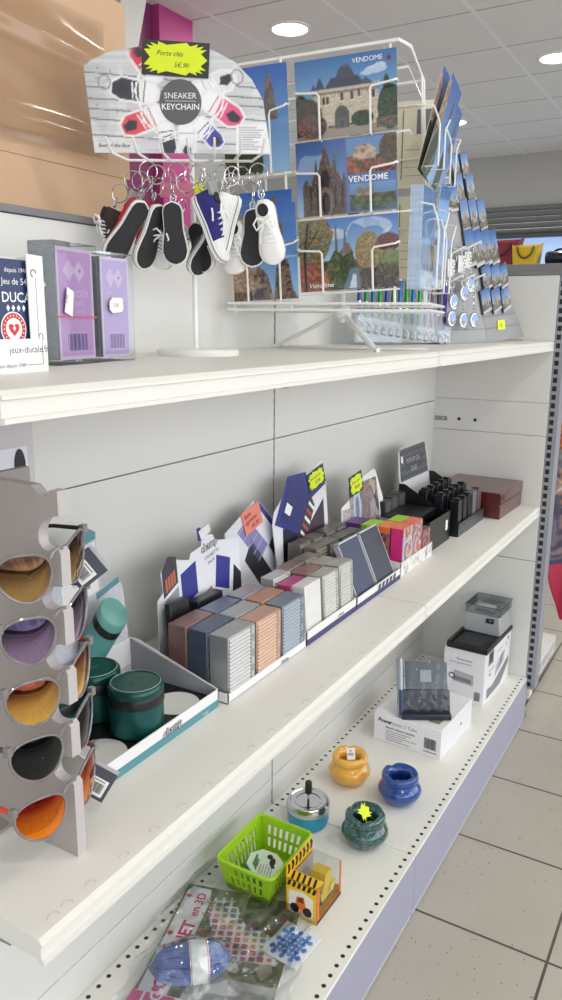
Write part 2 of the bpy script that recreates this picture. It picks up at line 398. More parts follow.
for z, nm in ((ZT, 'shelf'), (ZM, 'shelf')):
    for x0 in (-1.0, 0.0):
        s = MB(); s.prism(lip_profile(z), x0 + .0015, x0 + .9985, WHITE, YZ)
        sh_ = s.build('shelf', unit, smooth=25)
        if z == ZM:
            e = MB()
            for k in range(20 if x0 > -1 else 20):
                for dx in ((0, .018) if k in (0, 19) else (0,)):
                    cx = x0 + .028 + k*.0495 + dx*(1 if k == 0 else -1)
                    e.tube([(cx + .006*math.cos(t), -.343 + .0045*math.sin(t), z + .0003) for t in [PI*q/8 - .5 for q in range(9)]], .0004, MARKM, 5)
            e.build('emboss', sh_); sh_.children[0]['kind'] = 'stuff'
        # bracket plates that carry the shelf
        for bx in ((x0 + .004, x0 + .994) if x0 < 0 else (x0 + .994,)):
            b = MB(); b.prism([(-.001, -.026), (-.001, -.085), (-.03, -.084), (-.06, -.075), (-.2, -.036), (-.31, -.029), (-.31, -.026)], bx - .001, bx + .001, GREYM if bx < .5 else WHITE, Matrix.Translation((0, 0, z)) @ YZ)
            b.build('shelf_bracket', unit)
KICK = mat('kick_plate_enamel', (166, 166, 188), .4, var=.015, scale=4)
for x0 in (-1.0, 0.0):
    s = MB(); s.box(x0 + .001, x0 + .999, -.36, 0, ZB - .02, ZB, BASEM); s.build('base_shelf', unit, bevel=.0015)
    k = MB(); k.box(x0 + .001, x0 + .999, -.3605, -.352, .022, ZB - .004, KICK); k.box(x0 + .001, x0 + .999, -.358, -.350, .004, .022, mat('plinth_strip', (188, 190, 196), .4))
    kp = k.build('kick_plate', unit, bevel=.001)
for x in (-.95, .0, .985, 1.045):
    f = MB(); f.cyl((x, -.345, 0), (x, -.345, .012), .014, GREYM); f.cyl((x, -.345, .012), (x, -.345, .03), .006, CHROME); f.build('levelling_foot', unit)
zs = (.03, .228, 1.033, 1.4115)
for x0 in (-1.0, 0.0):
    for a, b in zip(zs[:-1], zs[1:]):
        p = MB(); p.box(x0 + .003, x0 + .997 + (.003 if x0 == 0 else 0), 0, .014, a + .001, b - .001, PANEL); p.build('back_panel', unit, bevel=.0008)
for x in (-1.0, 0.0):
    u = MB(); u.box(x - .012, x + .012, .0025, .045, 0, 1.411, SLOTB); u.build('upright', unit, smooth=None)
MB().box(-1.0, 1.0, .015, .03, .03, 1.40, DARK).build('panel_core', unit, smooth=None)
for a, b in zip((ZB - .1, .5503, .9443, 1.0435), (.5503, .9443, 1.0435, 1.413)):
    p = MB(); p.box(1.0, 1.014, -.354, .014, a + .001, b - .001, PANEL)
    if a == .9443:
        ex = MB()
    p.build('end_panel', unit, bevel=.0008)
c = MB(); c.prism([(-.004, .971), (-.042, .971), (-.046, .976), (-.042, .985), (-.004, .985)], .9985, 1.0, GREYM, YZ); c.box(.9965, .9985, -.036, -.028, .9755, .9815, CHROME); c.build('clip_bracket', unit)
for y in (-.083, -.1345):
    h = MB(); h.lathe([(.0055, 0), (.0001, .0002)], BLACK, frame((.9997, y, .979), (0, 1, 0), (-1, 0, 0)), 14); h.build('peg_hole', unit)
u = MB(); u.box(1.001, 1.062, -.384, -.355, .12, 1.413, SLOTM); u.build('end_upright', unit, bevel=.0015)
MB().box(1.05, 1.10, -.36, -.345, .06, .60, WHITE).build('end_cover', unit, bevel=.001)
CAP = mat('grey_top_rail', (126, 127, 130), .5, var=.02)
k = MB(); k.box(-1.01, 1.06, -.004, .14, 1.4115, 1.4215, CAP); k.build('top_rail', unit, bevel=.0015)
k = MB(); k.box(.997, 1.06, -.38, -.004, 1.413, 1.4235, CAP); k.build('end_top_rail', unit, bevel=.0015)

# low white plinth of the neighbouring bay
n = thing('shelf_plinth', 'low white stepped shelf plinth on the floor past the slotted upright', 'shelf base', (1.06, 0, 0))
MB().box(0.04, .53, -.335, -.02, .022, .09, WHITE).build('plinth_body', n, bevel=.002)
MB().box(.04, .50, -.31, -.02, .0905, .102, WHITE).build('plinth_shelf', n, bevel=.002)
MB().box(.06, .50, -.337, -.3352, .045, .072, mat('plinth_label_holder', (196, 204, 214), .15)).build('label_rail', n)
for x in (.09, .47):
    MB().cyl((x, -.3, 0), (x, -.3, .022), .012, CHROME).build('foot', n)

# ------------------------------------------------------------------ top shelf
FY = lambda x, y, z: frame((x, y, z), (1, 0, 0), (0, -1, 0))     # a print facing the aisle
# playing card carton
t = thing('playing_card_carton', 'white cut-out carton showing a navy and red playing card pack on the top shelf', 'card game', (-.8278, -.2238, ZT), math.radians(4))
b = MB(); w, h, d = .135, .113, .034
b.prism([(-w, 0), (0, 0), (0, h), (-.022, h + .001), (-.022, .033), (-w + .02, .033), (-w + .02, h), (-w, h)], 0, .0012, CARDW, FY(0, .0, 0))
b.box(-w, 0, .0, d, 0, .0012, CARDW); b.box(-.0012, 0, 0, d, 0, h, CARDW); b.box(-w, -w + .0012, 0, d, 0, h, CARDW); b.box(-w, 0, d - .0012, d, 0, h, CARDW)
b.build('carton', t, smooth=None)
p = MB(); F = FY(0, -.0013, 0)
p.text('jeux-ducale.fr', .0098, mat('dark_grey_ink', (70, 72, 80), .6), F @ T(-.052, .0195, 0), align='LEFT')
p.text('Jeux depuis 1948', .0052, mat('dark_grey_ink', (70, 72, 80), .6), F @ T(-.068, .006, 0), shear=.3)
g = mat('dark_grey_ink', (70, 72, 80), .6)
p.box(-.031, -.007, .0075, .0079, 0, .0002, g, F); p.box(-.0075, -.007, .0075, .03, 0, .0002, g, F); p.box(-.0115, -.0112, .032, .092, 0, .0002, g, F)
p.tube([(-.0085 - .003*math.cos(a), .034 + .004*math.sin(a), 0) for a in [k*.5 for k in range(9)]], .0004, g, 5, M=F)
p.tube([(-.014 + .0035*math.cos(a), .096 + .0035*math.sin(a), 0) for a in [k*.5 for k in range(10)]], .0005, g, 5, M=F)
p.build('carton_lettering', t, smooth=None)
NAVY = mat('navy_card_ink', (38, 56, 98), .4); RED = mat('red_card_ink', (200, 44, 52), .4)
dk = MB(); dk.box(-.092, -.012, .003, .028, .0015, .108, NAVY); dko = dk.build('card_pack', t, bevel=.001)
p = MB(); F = FY(0, .0028, 0)
p.text('depuis 1948', .0062, WINK, F @ T(-.048, .096, 0)); p.text('Jeu de 54 Cartes', .0088, WINK, F @ T(-.0525, .0845, 0)); p.text('DUCALE', .0135, WINK, F @ T(-.0535, .068, 0), bold=.012)
for k in range(4):
    cx = -.046 + k*.0068
    p.prism([(cx, .0655), (cx + .0022, .0625), (cx, .0590), (cx - .0022, .0625)], 0, .0002, WINK, F)
p.lathe([(.0165, 0), (.0165, .0003), (.0001, .0003)], WINK, F @ T(-.0405, .0425, 0), 36); p.lathe([(.0152, .0003), (.0152, .0005), (.0001, .0005)], RED, F @ T(-.0405, .0425, 0), 36)
p.lathe([(.0105, .0005), (.0105, .0007), (.0001, .0007)], WINK, F @ T(-.0405, .0425, 0), 30)
hrt = [(.0075*16*math.sin(a)**3/17, .0075*(13*math.cos(a) - 5*math.cos(2*a) - 2*math.cos(3*a))/17) for a in [2*PI*k/28 for k in range(28)]]
p.prism(hrt, .0007, .0009, RED, F @ T(-.0405, .0425, 0)); p.prism([(0, -.002), (.0018, .0008), (0, .0034), (-.0018, .0008)], .0009, .0011, WINK, F @ T(-.0405, .0425, 0))
for k in range(20):
    a = 2*PI*k/20; p.ball((-.0405 + .0129*math.cos(a), .0425 + .0129*math.sin(a), .0006), .0008, WINK, F, 6, 4)
p.build('pack_print', dko, smooth=None)

ACR = clear('clear_acrylic', base=.05, power=.8)
def card_deck(loc, rz, w, h, d, purple, label, tagshape, line):
    t = thing('boxed_card_deck', label, 'card deck', loc, rz, 'card decks in acrylic cases')
    MB().box(0, w, 0, d, 0, h, ACR).build('acrylic_case', t, bevel=.0012)
    CG = mat('grey_card_edges', (150, 156, 158), .6, var=.12, scale=300)
    MB().box(.006, w - .006, .004, d - .003, .006, h - .006, CG).build('cards', t, smooth=None)
    ink = Ink(160, 270, purple)
    ink.grad(0, 1, np.array(purple)*.98, np.array(purple)*1.05); ink.rect(0, 0, 1, 1, (225, 205, 228), 1)
    ink.put(ink.R(.05, .03, .95, .97), ink.a*0 + np.array(purple)); ink.put(ink.R(.05, .03, .95, .97), (190, 160, 210), .25)
    for cu, s in ((.34, 1), (.62, 1)):
        ink.poly([(cu - .16, .80), (cu, .895), (cu + .16, .80), (cu, .70)], (216, 196, 222))
    ink.poly([(.60, .80), (.64, .825), (.68, .80), (.64, .785)], (150, 110, 175))
    ink.rect(.20, .07, .78, .25, (205, 180, 214))
    for k in range(15): ink.rect(.23 + k*.036, .085, .245 + k*.036 + .008*(k % 3), .235, (110, 84, 140))
    for v in (.38, .345): ink.rect(.25, v, .75, v + .012, (196, 168, 210))
    print_part('deck_face', t, ink, w - .012, h - .012, FY(.006, .0032, .006), 46)
    p = MB(); F = FY(0, .0030, 0); LIL = mat('pale_lilac_ink', (214, 194, 224), .5)
    p.text('Ducale', .0165, LIL, F @ T(w*.25, h*.56, 0)); p.text('Sport', .013, LIL, F @ T(w*.33, h*.485, 0)); p.text('54 cartes', .0085, LIL, F @ T(w*.33, h*.425, 0))
    p.build('deck_lettering', t, smooth=None)
    q = MB()
    if tagshape == 'flag': q.prism([(.012, .060), (.026, .055), (.031, .083), (.019, .088)], 0, .0006, CARDW, FY(0, -.0012, 0)); q.text('2,90', .006, GINK, FY(.016, -.0022, .069) @ RZ(1.2))
    else: q.prism([(.016, .064), (.022, .060), (.040, .062), (.043, .066), (.042, .079), (.022, .079), (.016, .074)], 0, .0006, CARDW, FY(0, -.0012, 0)); q.text('3,50', .006, GINK, FY(.023, -.0022, .068))
    q.build('price_tag', t, smooth=None)
    if line:
        MB().box(-.004, w - .004, -.0006, -.0001, .054, .0556, mat('red_tear_strip', (205, 70, 96), .4)).build('tear_strip', t, smooth=None)
card_deck((-.757, -.168, ZT), math.radians(10), .083, .138, .036, (206, 158, 206), 'mauve card deck in a clear case with flag price tag and red tear strip', 'flag', True)
card_deck((-.664, -.146, ZT), math.radians(4), .068, .134, .034, (190, 170, 216), 'lilac card deck in a clear case with an octagonal white price tag', 'oct', False)

# ---- sneaker keychain stand
SROT = math.atan2(-.8625, .506); SLOC = Vector((-.4234, -.1161, ZT))
stand = thing('keychain_display_stand', 'white keychain stand with round foot and arched wood-plank header board', 'display stand', SLOC, SROT)
b = MB(); b.lathe([(.0001, 0), (.062, 0), (.063, .002), (.063, .007), (.060, .0095), (.0001, .010)], WIRE, cap0=False, cap1=False, n=48); b.build('round_foot', stand)
b = MB(); b.cyl((-.004, .012, .008), (-.006, .008, .40), .0038, WIRE); b.build('pole', stand)
zl = [.288, .4014, .4105, .421, .4277, .432]; ul = [-.1450, -.1555, -.1436, -.1176, -.075, -.03]
zr = [.288, .295, .36, .386, .409, .427, .432]; ur = [.1094, .1094, .099, .0833, .0592, .0211, -.02]
poly = list(zip(ul, zl)) + list(zip(ur[::-1], zr[::-1]))
U0, V0, BW, BH = -.158, .288, .27, .144
hb = MB(); hb.prism(poly, -.0016, 0, CARDW, frame((0, 0, 0), (1, 0, 0), (0, -1, 0))); hbo = hb.build('header_board', stand, smooth=None)
def px(x, y): return (((x - 84)*.00142 + .0026)/BW, ((152 - y)*.00132 + .001)/BH)
ink = Ink(540, 288, (214, 215, 217))
ink.mottle(ink.R(0, 0, 1, 1), [(206, 208, 210), (218, 219, 221), (228, 229, 230), (234, 234, 235)], 5, 3)
st = Ink(540, 288, (0, 0, 0)); 
nv_ = st.noise(90, 5); ink.a *= (0.93 + .1*ink.noise(7, 8))[..., None]
gr = np.random.RandomState(2).rand(60, 1)[(ink.V*59).astype(int), 0]; ink.a *= (.93 + .10*gr)[..., None]
for y0, y1 in ((72, 74), (86, 84), (98, 92), (118, 116), (134, 132), (108, 106)):
    ink.line([px(84, y0), px(275, y1 + 14)], .006, (110, 110, 114)); 
for k in range(26):
    x = random.uniform(86, 255); y = random.uniform(60, 148); ink.ell(*px(x, y), .006, .009, (150, 150, 154))
def shoe_print(cx, cy, L, ang, col, sole=(236, 236, 236), dark=(60, 56, 66)):
    L *= 1.12; c, s_ = math.cos(ang), math.sin(ang)
    def q(a, b_): return px(cx + (a*c - b_*s_)*L, cy + (a*s_ + b_*c)*L)
    ink.poly([q(x, y) for x, y in ((-.5, -.14), (-.3, -.28), (.1, -.24), (.38, -.24), (.52, -.08), (.52, .12), (.4, .26), (.1, .27), (-.3, .24), (-.5, .14))], sole)
    ink.poly([q(x, y) for x, y in ((-.46, -.1), (-.28, -.23), (.08, -.19), (.12, .2), (-.28, .2), (-.46, .1))], col)
    ink.poly([q(x, y) for x, y in ((-.42, -.06), (-.25, -.13), (-.12, -.04), (-.2, .1), (-.42, .07))], dark)
    ink.poly([q(x, y) for x, y in ((.2, -.19), (.42, -.17), (.47, 0), (.42, .18), (.2, .2))], (246, 246, 248))
    for k in range(4): ink.line([q(-.06 + k*.075, -.16), q(-.02 + k*.075, .16)], .008, (248, 248, 250))
    ink.line([q(0, 0), q(.1, -.36)], .008, (245, 245, 247)); ink.line([q(0, 0), q(.16, .34)], .008, (245, 245, 247))
    ink.line([q(.20, -.2), q(.2, .2)], .005, tuple(np.array(col)*.8))
RC, BC = (222, 70, 92), (62, 62, 72)
shoe_print(146, 62, 42, .95, RC); shoe_print(134, 90, 44, .12, BC); shoe_print(142, 120, 44, -.42, (226, 84, 92))
shoe_print(214, 84, 42, 2.7, (225, 225, 230)); shoe_print(222, 108, 44, 3.7, (232, 92, 138)); shoe_print(166, 138, 32, -1.75, BC); shoe_print(186, 140, 34, -1.6, (228, 228, 232)); shoe_print(208, 132, 34, 3.9, (72, 78, 168))
for cx, cy in ((104, 82), (237, 76)):
    for k in range(40):
        a = 2*PI*k/40; ink.ell(*px(cx + 6*math.cos(a), cy + 7*math.sin(a)), .004, .006, (140, 140, 146))
ink.rect(*px(236, 152), *px(271, 123), (240, 240, 240))
for k in range(10): ink.rect(*px(239, 149 - k*2.5), *px(239 + random.uniform(14, 26), 148 - k*2.5), (165, 165, 168))
ink.rect(*px(93, 152), *px(130, 142), (228, 228, 228))
print_part('header_print', hbo, ink, BW, BH, FY(U0, -.0022, V0), 170, bounds=lambda v: ((np.interp(V0 + v*BH, zl, ul) - U0)/BW, (np.interp(V0 + v*BH, zr, ur) - U0)/BW))
p = MB(); F = FY(0, -.0026, 0)
MB().lathe([(.0300, 0), (.0300, .0004), (.0001, .0004)], mat('charcoal_badge', (96, 96, 98), .5), F @ T(-.019, .3560, 0), 40).build('round_badge', hbo, smooth=None)
p.text('SNEAKER', .0112, WINK, F @ T(-.019, .3605, .0006), align='CENTER'); p.text('KEYCHAIN', .0112, WINK, F @ T(-.019, .346, .0006), align='CENTER', bold=.014)
p.box(-.041, .003, .357, .3575, .0004, .0006, WINK, F)
p.text('Best of the Box', .0072, INK, F @ T(-.139, .2955, .0002), shear=.2)
p.build('header_lettering', hbo, smooth=None)
p = MB(); F = FY(-.0245, -.0042, .4115)
p.box(-.0475, .0475, -.0225, .0225, 0, .0008, mat('black_card', (58, 58, 56), .7), F @ RZ(-.055)); p.build('price_sign_backing', hbo, smooth=None)
p = MB(); p.prism(STAR(.090, .042, 17, .80), .0009, .0016, NEON, F @ RZ(-.055)); PEN = mat('felt_pen_ink', (72, 76, 60), .6)
p.text('Porte clés', .0092, PEN, F @ RZ(-.06) @ T(-.027, .003, .0019), shear=.25); p.text('5€,90', .0088, PEN, F @ RZ(-.06) @ T(-.002, -.011, .0019), shear=.25)
pso = p.build('neon_price_sign', hbo, smooth=None); pso['label'] = 'neon yellow starburst price sign'
b = MB()
b.tube([(-.062, -.012, .276), (.062, -.012, .276)], .0021, WIRE); b.tube([(-.062, -.012, .276), (-.062, 0, .279)], .002, WIRE); b.tube([(.062, -.012, .276), (.062, 0, .279)], .002, WIRE)
HOOKS = [-.105, -.07, -.035, 0, .035, .07, .10]
for k, u in enumerate(HOOKS):
    b.tube([(u*.6, -.012, .276), (u*.85, -.045, .270), (u, -.075, .274), (u*1.04, -.092, .290)], .0018, WIRE)
b.build('hook_bar', stand)
RUB = mat('white_rubber', (236, 235, 232), .45, var=.015); OUT = mat('dark_tread_rubber', (44, 42, 46), .75, var=.2, scale=500, bump=.3)
LACE = mat('white_lace', (244, 243, 240), .75); EYE = mat('silver_eyelet', (190, 190, 192), .3, .8)
def outline(L, W, grow=0.0, n=40):
    pts = []
    for k in range(n):
        a = 2*PI*k/n; y = (1 - math.cos(a))/2
        wd = np.interp(y, [0, .04, .12, .3, .45, .62, .78, .9, .97, 1], [0, .26, .36, .36, .355, .43, .48, .40, .24, 0])
        pts.append((math.copysign(wd*W + (grow if wd > 0 else 0), math.sin(a)), y*L + (grow if y > .5 else -grow)*(1 if y in (0, 1) else 0)))
    return pts
def fabric(c): return mat('canvas_%d_%d_%d' % c, c, .85, var=.12, scale=900, bump=.4)
def half_ring(y, w, h, base, n=20):
    return [(w*math.copysign(abs(math.cos(a))**.75, math.cos(a)), y, base + h*max(0, math.sin(a))**.8) for a in [PI*k/n for k in range(n + 1)]]
def sneaker(M, label, col, stripe, L=.072, tagk=None, ring_dy=.0):
    L *= 1.13
    t = bpy.data.objects.new('sneaker_keychain', None); COL.objects.link(t); t.empty_display_size = .02
    W = stand_m @ M; t.location = W.to_translation(); t.rotation_euler = W.to_euler()
    tag(t, label, 'keychain', 'miniature sneaker keychains'); WD = .0395; fab = fabric(col)
    s = MB(); s.prism(outline(L, WD), 0, .0085, RUB); so = s.build('sole', t, smooth=50, bevel=.0008)
    s = MB(); s.prism(outline(L, WD, .0003), .0058, .0068, mat('stripe_%d_%d_%d' % stripe, stripe, .5)); s.build('stripe', so, smooth=50)
    s = MB(); s.prism([(x*.90, y*.95 + L*.025) for x, y in outline(L, WD)], -.0011, .0002, OUT); s.build('outsole', t, smooth=50)
    wf = lambda q: np.interp(q, [0, .04, .12, .3, .45, .62, .78, .9, .97, 1], [.1, .26, .34, .34, .335, .40, .45, .37, .24, .1])*WD*.94
    hf = lambda q: np.interp(q, [.03, .1, .3, .4, .55, .7, .85, .97], [.022, .026, .027, .022, .0165, .0125, .009, .004])
    rings = [half_ring(q*L, wf(q), hf(q), .007) for q in (.03, .1, .2, .3, .38, .46, .54, .62, .7)]
    up = MB().loft(rings, fab).build('upper', t, smooth=60)
    c = MB().loft([half_ring(q*L, wf(q)*1.02, hf(q)*1.03, .007) for q in (.69, .75, .8, .86, .91, .955, .985)], RUB).build('toe_cap', t, smooth=60)
    c = MB().prism([(.0075*math.cos(a), .19*L + .0085*math.sin(a)) for a in [2*PI*k/20 for k in range(20)]], .0325, .0343, mat('dark_lining', (40, 38, 44), .9)).build('ankle_opening', t)
    l = MB()
    for k in range(5):
        q = .36 + k*.07; z = .007 + hf(q) + .0006; w = .0062
        l.tube([(-w, q*L, z - .0028), (-w*.5, q*L + .0012, z + .0004), (w*.5, q*L - .0012 + .002, z + .0004), (w, q*L + .002, z - .0028)], .00125, LACE, 6)
        for sx in (-1, 1):
            l.ball((sx*w*1.15, q*L + .001, z - .0033), (.0012, .0012, .0009), EYE, n=8, k=5)
    bow = lambda sx: [(sx*.002, .34*L, .035), (sx*.009, .30*L, .040), (sx*.015, .38*L, .039), (sx*.013, .47*L, .035), (sx*.004, .39*L, .034)]
    for sx in (-1, 1):
        l.tube(bow(sx), .0013, LACE, 6); l.tube([(sx*.001, .37*L, .0345), (sx*.008, .52*L, .033), (sx*.012, .66*L, .026)], .0012, LACE, 6)
    l.build('laces', t)
    r = MB()
    r.tube([(0, -.021 - ring_dy + .0125*math.cos(a), .020 + .0125*math.sin(a)*.9) for a in [2*PI*k/28 for k in range(28)]], .0009, CHROME, 6, True)
    r.tube([(.0125*math.cos(a)*.0 + .004*math.sin(a), -.006 + .006*math.cos(a), .021) for a in [2*PI*k/14 for k in range(14)]], .0009, CHROME, 6, True)
    for k in range(3): r.tube([(.0022*math.cos(a) if k % 2 else 0, -.004 + .0028*math.sin(a) - k*.0035, .021 + (0 if k % 2 else .0022*math.cos(a))) for a in [2*PI*j/10 for j in range(10)]], .0006, CHROME, 5, True)
    r.build('key_ring', t)
    if tagk == 'plastic':
        MB().prism([(-.011, -.008), (.011, -.008), (.010, .008), (.004, .012), (-.004, .012), (-.010, .008)], 0, .0055, mat('grey_plastic_tag', (148, 150, 146), .35), frame((0, .002, .022), (1, 0, 0), (0, -.25, -1) if False else (0, .2, 1)) @ T(0, 0, .008)).build('security_tag', t, bevel=.001)
    elif tagk == 'paper':
        MB().prism([(.009*math.cos(a), .012*math.sin(a)) for a in [2*PI*k/24 for k in range(24)]], 0, .0005, CARDW, frame((.012, .004, -.003), (1, 0, 0), (0, 0, -1))).build('paper_tag', t, smooth=None)
    return t
stand_m = Matrix.Translation(SLOC) @ RZ(SROT)
def hang(h, e, roll, off):
    """shoe frame from heel to toe (u, z) on the stand; roll 180 shows the tread, 0 the laces, 90 a side"""
    hv = Vector((h[0], -off, h[1])); y = (Vector((e[0], -off, e[1])) - hv).normalized(); c = Vector((0, -1, 0))
    z = Matrix.Rotation(math.radians(roll), 3, y) @ c; x = y.cross(z)
    M = Matrix.Identity(4)
    for i in range(3): M[i][0], M[i][1], M[i][2], M[i][3] = x[i], y[i], z[i], hv[i]
    return M @ T(0, 0, 0), (Vector((e[0], 0, e[1])) - Vector((h[0], 0, h[1]))).length
def S(h, e, roll, off, label, col, stripe, **k):
    M, L = hang(h, e, roll, off); sneaker(M, label, col, stripe, L=L, **k)
REDC, BLUC, WHIC, BLKC, GRYC = (196, 36, 62), (50, 46, 120), (236, 236, 234), (42, 40, 44), (70, 84, 104)
S((-.062, .212), (-.110, .138), 140, .070, 'red sneaker keychain sole-out with grey plastic tag, hanging on the white stand', REDC, (40, 38, 44), tagk='plastic')
S((-.041, .210), (-.069, .132), 128, .056, 'red sneaker keychain with oval paper tag behind the grey tagged red one', REDC, (40, 38, 44), tagk='paper')
S((-.0265, .214), (-.022, .137), 180, .066, 'black sneaker keychain seen sole-out under the round header badge', BLKC, (235, 235, 235))
S((.004, .222), (.040, .141), -62, .062, 'navy blue sneaker keychain side-on with white laces and grey tag', BLUC, (40, 38, 60), tagk='plastic')
S((.068, .222), (.044, .142), 60, .054, 'white sneaker keychain laces showing, tucked behind the navy one', WHIC, (40, 38, 44))
S((.088, .208), (.085, .136), 172, .048, 'white sneaker keychain with dark sole turned out between two white ones', WHIC, (40, 38, 44))
S((.103, .216), (.117, .139), 8, .064, 'white sneaker keychain facing out with full laces at the postcard side of the stand', WHIC, (60, 60, 90))
S((-.094, .200), (-.116, .148), 60, .036, 'dark brown sneaker keychain half hidden behind the front red one', (56, 44, 42), (220, 220, 220))
S((.000, .190), (.014, .128), 215, .030, 'dark sneaker keychain low behind the black and navy ones', (60, 66, 84), (40, 38, 44))
S((.040, .190), (.004, .124), 130, .034, 'denim grey sneaker keychain hanging lowest with its toe down', GRYC, (40, 38, 44))
S((.066, .192), (.058, .126), 10, .026, 'pale sneaker keychain at the back whose toe shows under the white ones', (226, 226, 228), (40, 38, 44))
S((-.02, .186), (-.048, .132), 20, .026, 'grey and white sneaker keychain at the back between red and black ones', (180, 186, 190), (40, 38, 44))
# loose key rings and small price tickets on the hooks belong to the stand
for k in range(15):
    u = -.085 + k*.0128; a0 = random.uniform(-.6, .6); zc = random.uniform(.232, .256); y0 = -.03 - .012*(k % 4); b = MB()
    b.tube([(u + .0125*math.cos(a)*math.cos(a0), y0 + .0125*math.cos(a)*math.sin(a0), zc + .0125*math.sin(a)) for a in [2*PI*q/22 for q in range(22)]], .0009, CHROME, 5, True)
    b.build('spare_ring', stand)
b = MB(); b.box(.000, .016, -.0125, -.012, .222, .250, NEON); b.box(-.05, .0, -.0125, -.012, .226, .246, mat('pink_tickets', (214, 120, 150), .6)); b.build('price_tickets', stand, smooth=None)

# ---- postcard rack
RROT = math.atan2(-.9703, .2419); RLOC = Vector((-.036, -.17, ZT))
rack = thing('postcard_rack', 'white wire revolving postcard rack on splayed legs', 'postcard rack', RLOC, RROT)
rack_m = Matrix.Translation(RLOC) @ RZ(RROT)
TL_ = RY(math.radians(-3.4))                       # the cage leans a little
b = MB()
b.cyl((0, 0, .050), (0, 0, .50), .006, WIRE); b.lathe([(.016, .058), (.018, .062), (.018, .074), (.012, .080)], WIRE)
b.build('hub_post', rack)
for (x, y) in ((-.132, .02), (.085, -.11), (.03, .135)):
    l = MB(); l.tube([(0, 0, .068), (x*.93, y*.93, .010), (x, y, .004), (x*1.08, y*1.08, .0035)], .0042, WIRE, 10); l.build('leg', rack)
l = MB(); l.tube([(-.14, .03, .003), (.03, -.02, .003), (.165, -.02, .003)], .0026, WIRE); l.build('floor_rod', rack)
b = MB()
for s, z in ((.178, .071), (.150, .071), (.178, .082)):
    b.tube([(-s, -s*.8, z), (s, -s*.8, z), (s, s*.8, z), (-s, s*.8, z)], .0024, WIRE, 6, True)
for x in (-.09, 0, .09): b.tube([(x, -.142, .071), (x, .142, .071)], .0020, WIRE, 6)
b.tube([(-.178, 0, .071), (.178, 0, .071)], .0026, WIRE, 6)
b.build('base_ring', rack)
b = MB()
for (x, y) in ((-.062, -.118), (.12, -.105), (.15, .08), (-.17, -.115), (-.17, .115), (.15, .115)):
    b.tube([tuple(TL_ @ Vector((x, y, z))) for z in (.075, .30, .485)], .0026, WIRE, 6)
b.tube([tuple(TL_ @ Vector(p)) for p in ((-.17, -.115, .485), (.135, -.112, .487), (.15, -.08, .485), (.15, .115, .485), (-.17, .115, .485))], .003, WIRE, 6, True)
for z in (.225, .35, .445):
    b.tube([tuple(TL_ @ Vector(p)) for p in ((-.17, -.112, z), (.15, -.112, z), (.15, .115, z), (-.17, .115, z))], .0018, WIRE, 6, True)
b.build('cage', rack)
def pocket(M, w, h, name='card_pocket'):
    """bent wires that hold a card; M is the card frame, x right, y up, origin at the card's middle"""
    p = MB(); y0 = -h/2 - .004
    for sx in (-1, 1):
        p.tube([(sx*w*.5, h*.12, -.008), (sx*w*.5, h*.10, .010), (sx*w*.48, h*.08, .014), (sx*w*.27, h*.05, .014), (sx*w*.25, h*.01, .014), (sx*w*.25, y0, .014), (sx*w*.25, y0, -.006)], .0019, WIRE, 6, M=M)
    p.tube([(-w*.5, y0, -.004), (w*.5, y0, -.004)], .0018, WIRE, 6, M=M); p.build(name, rack)
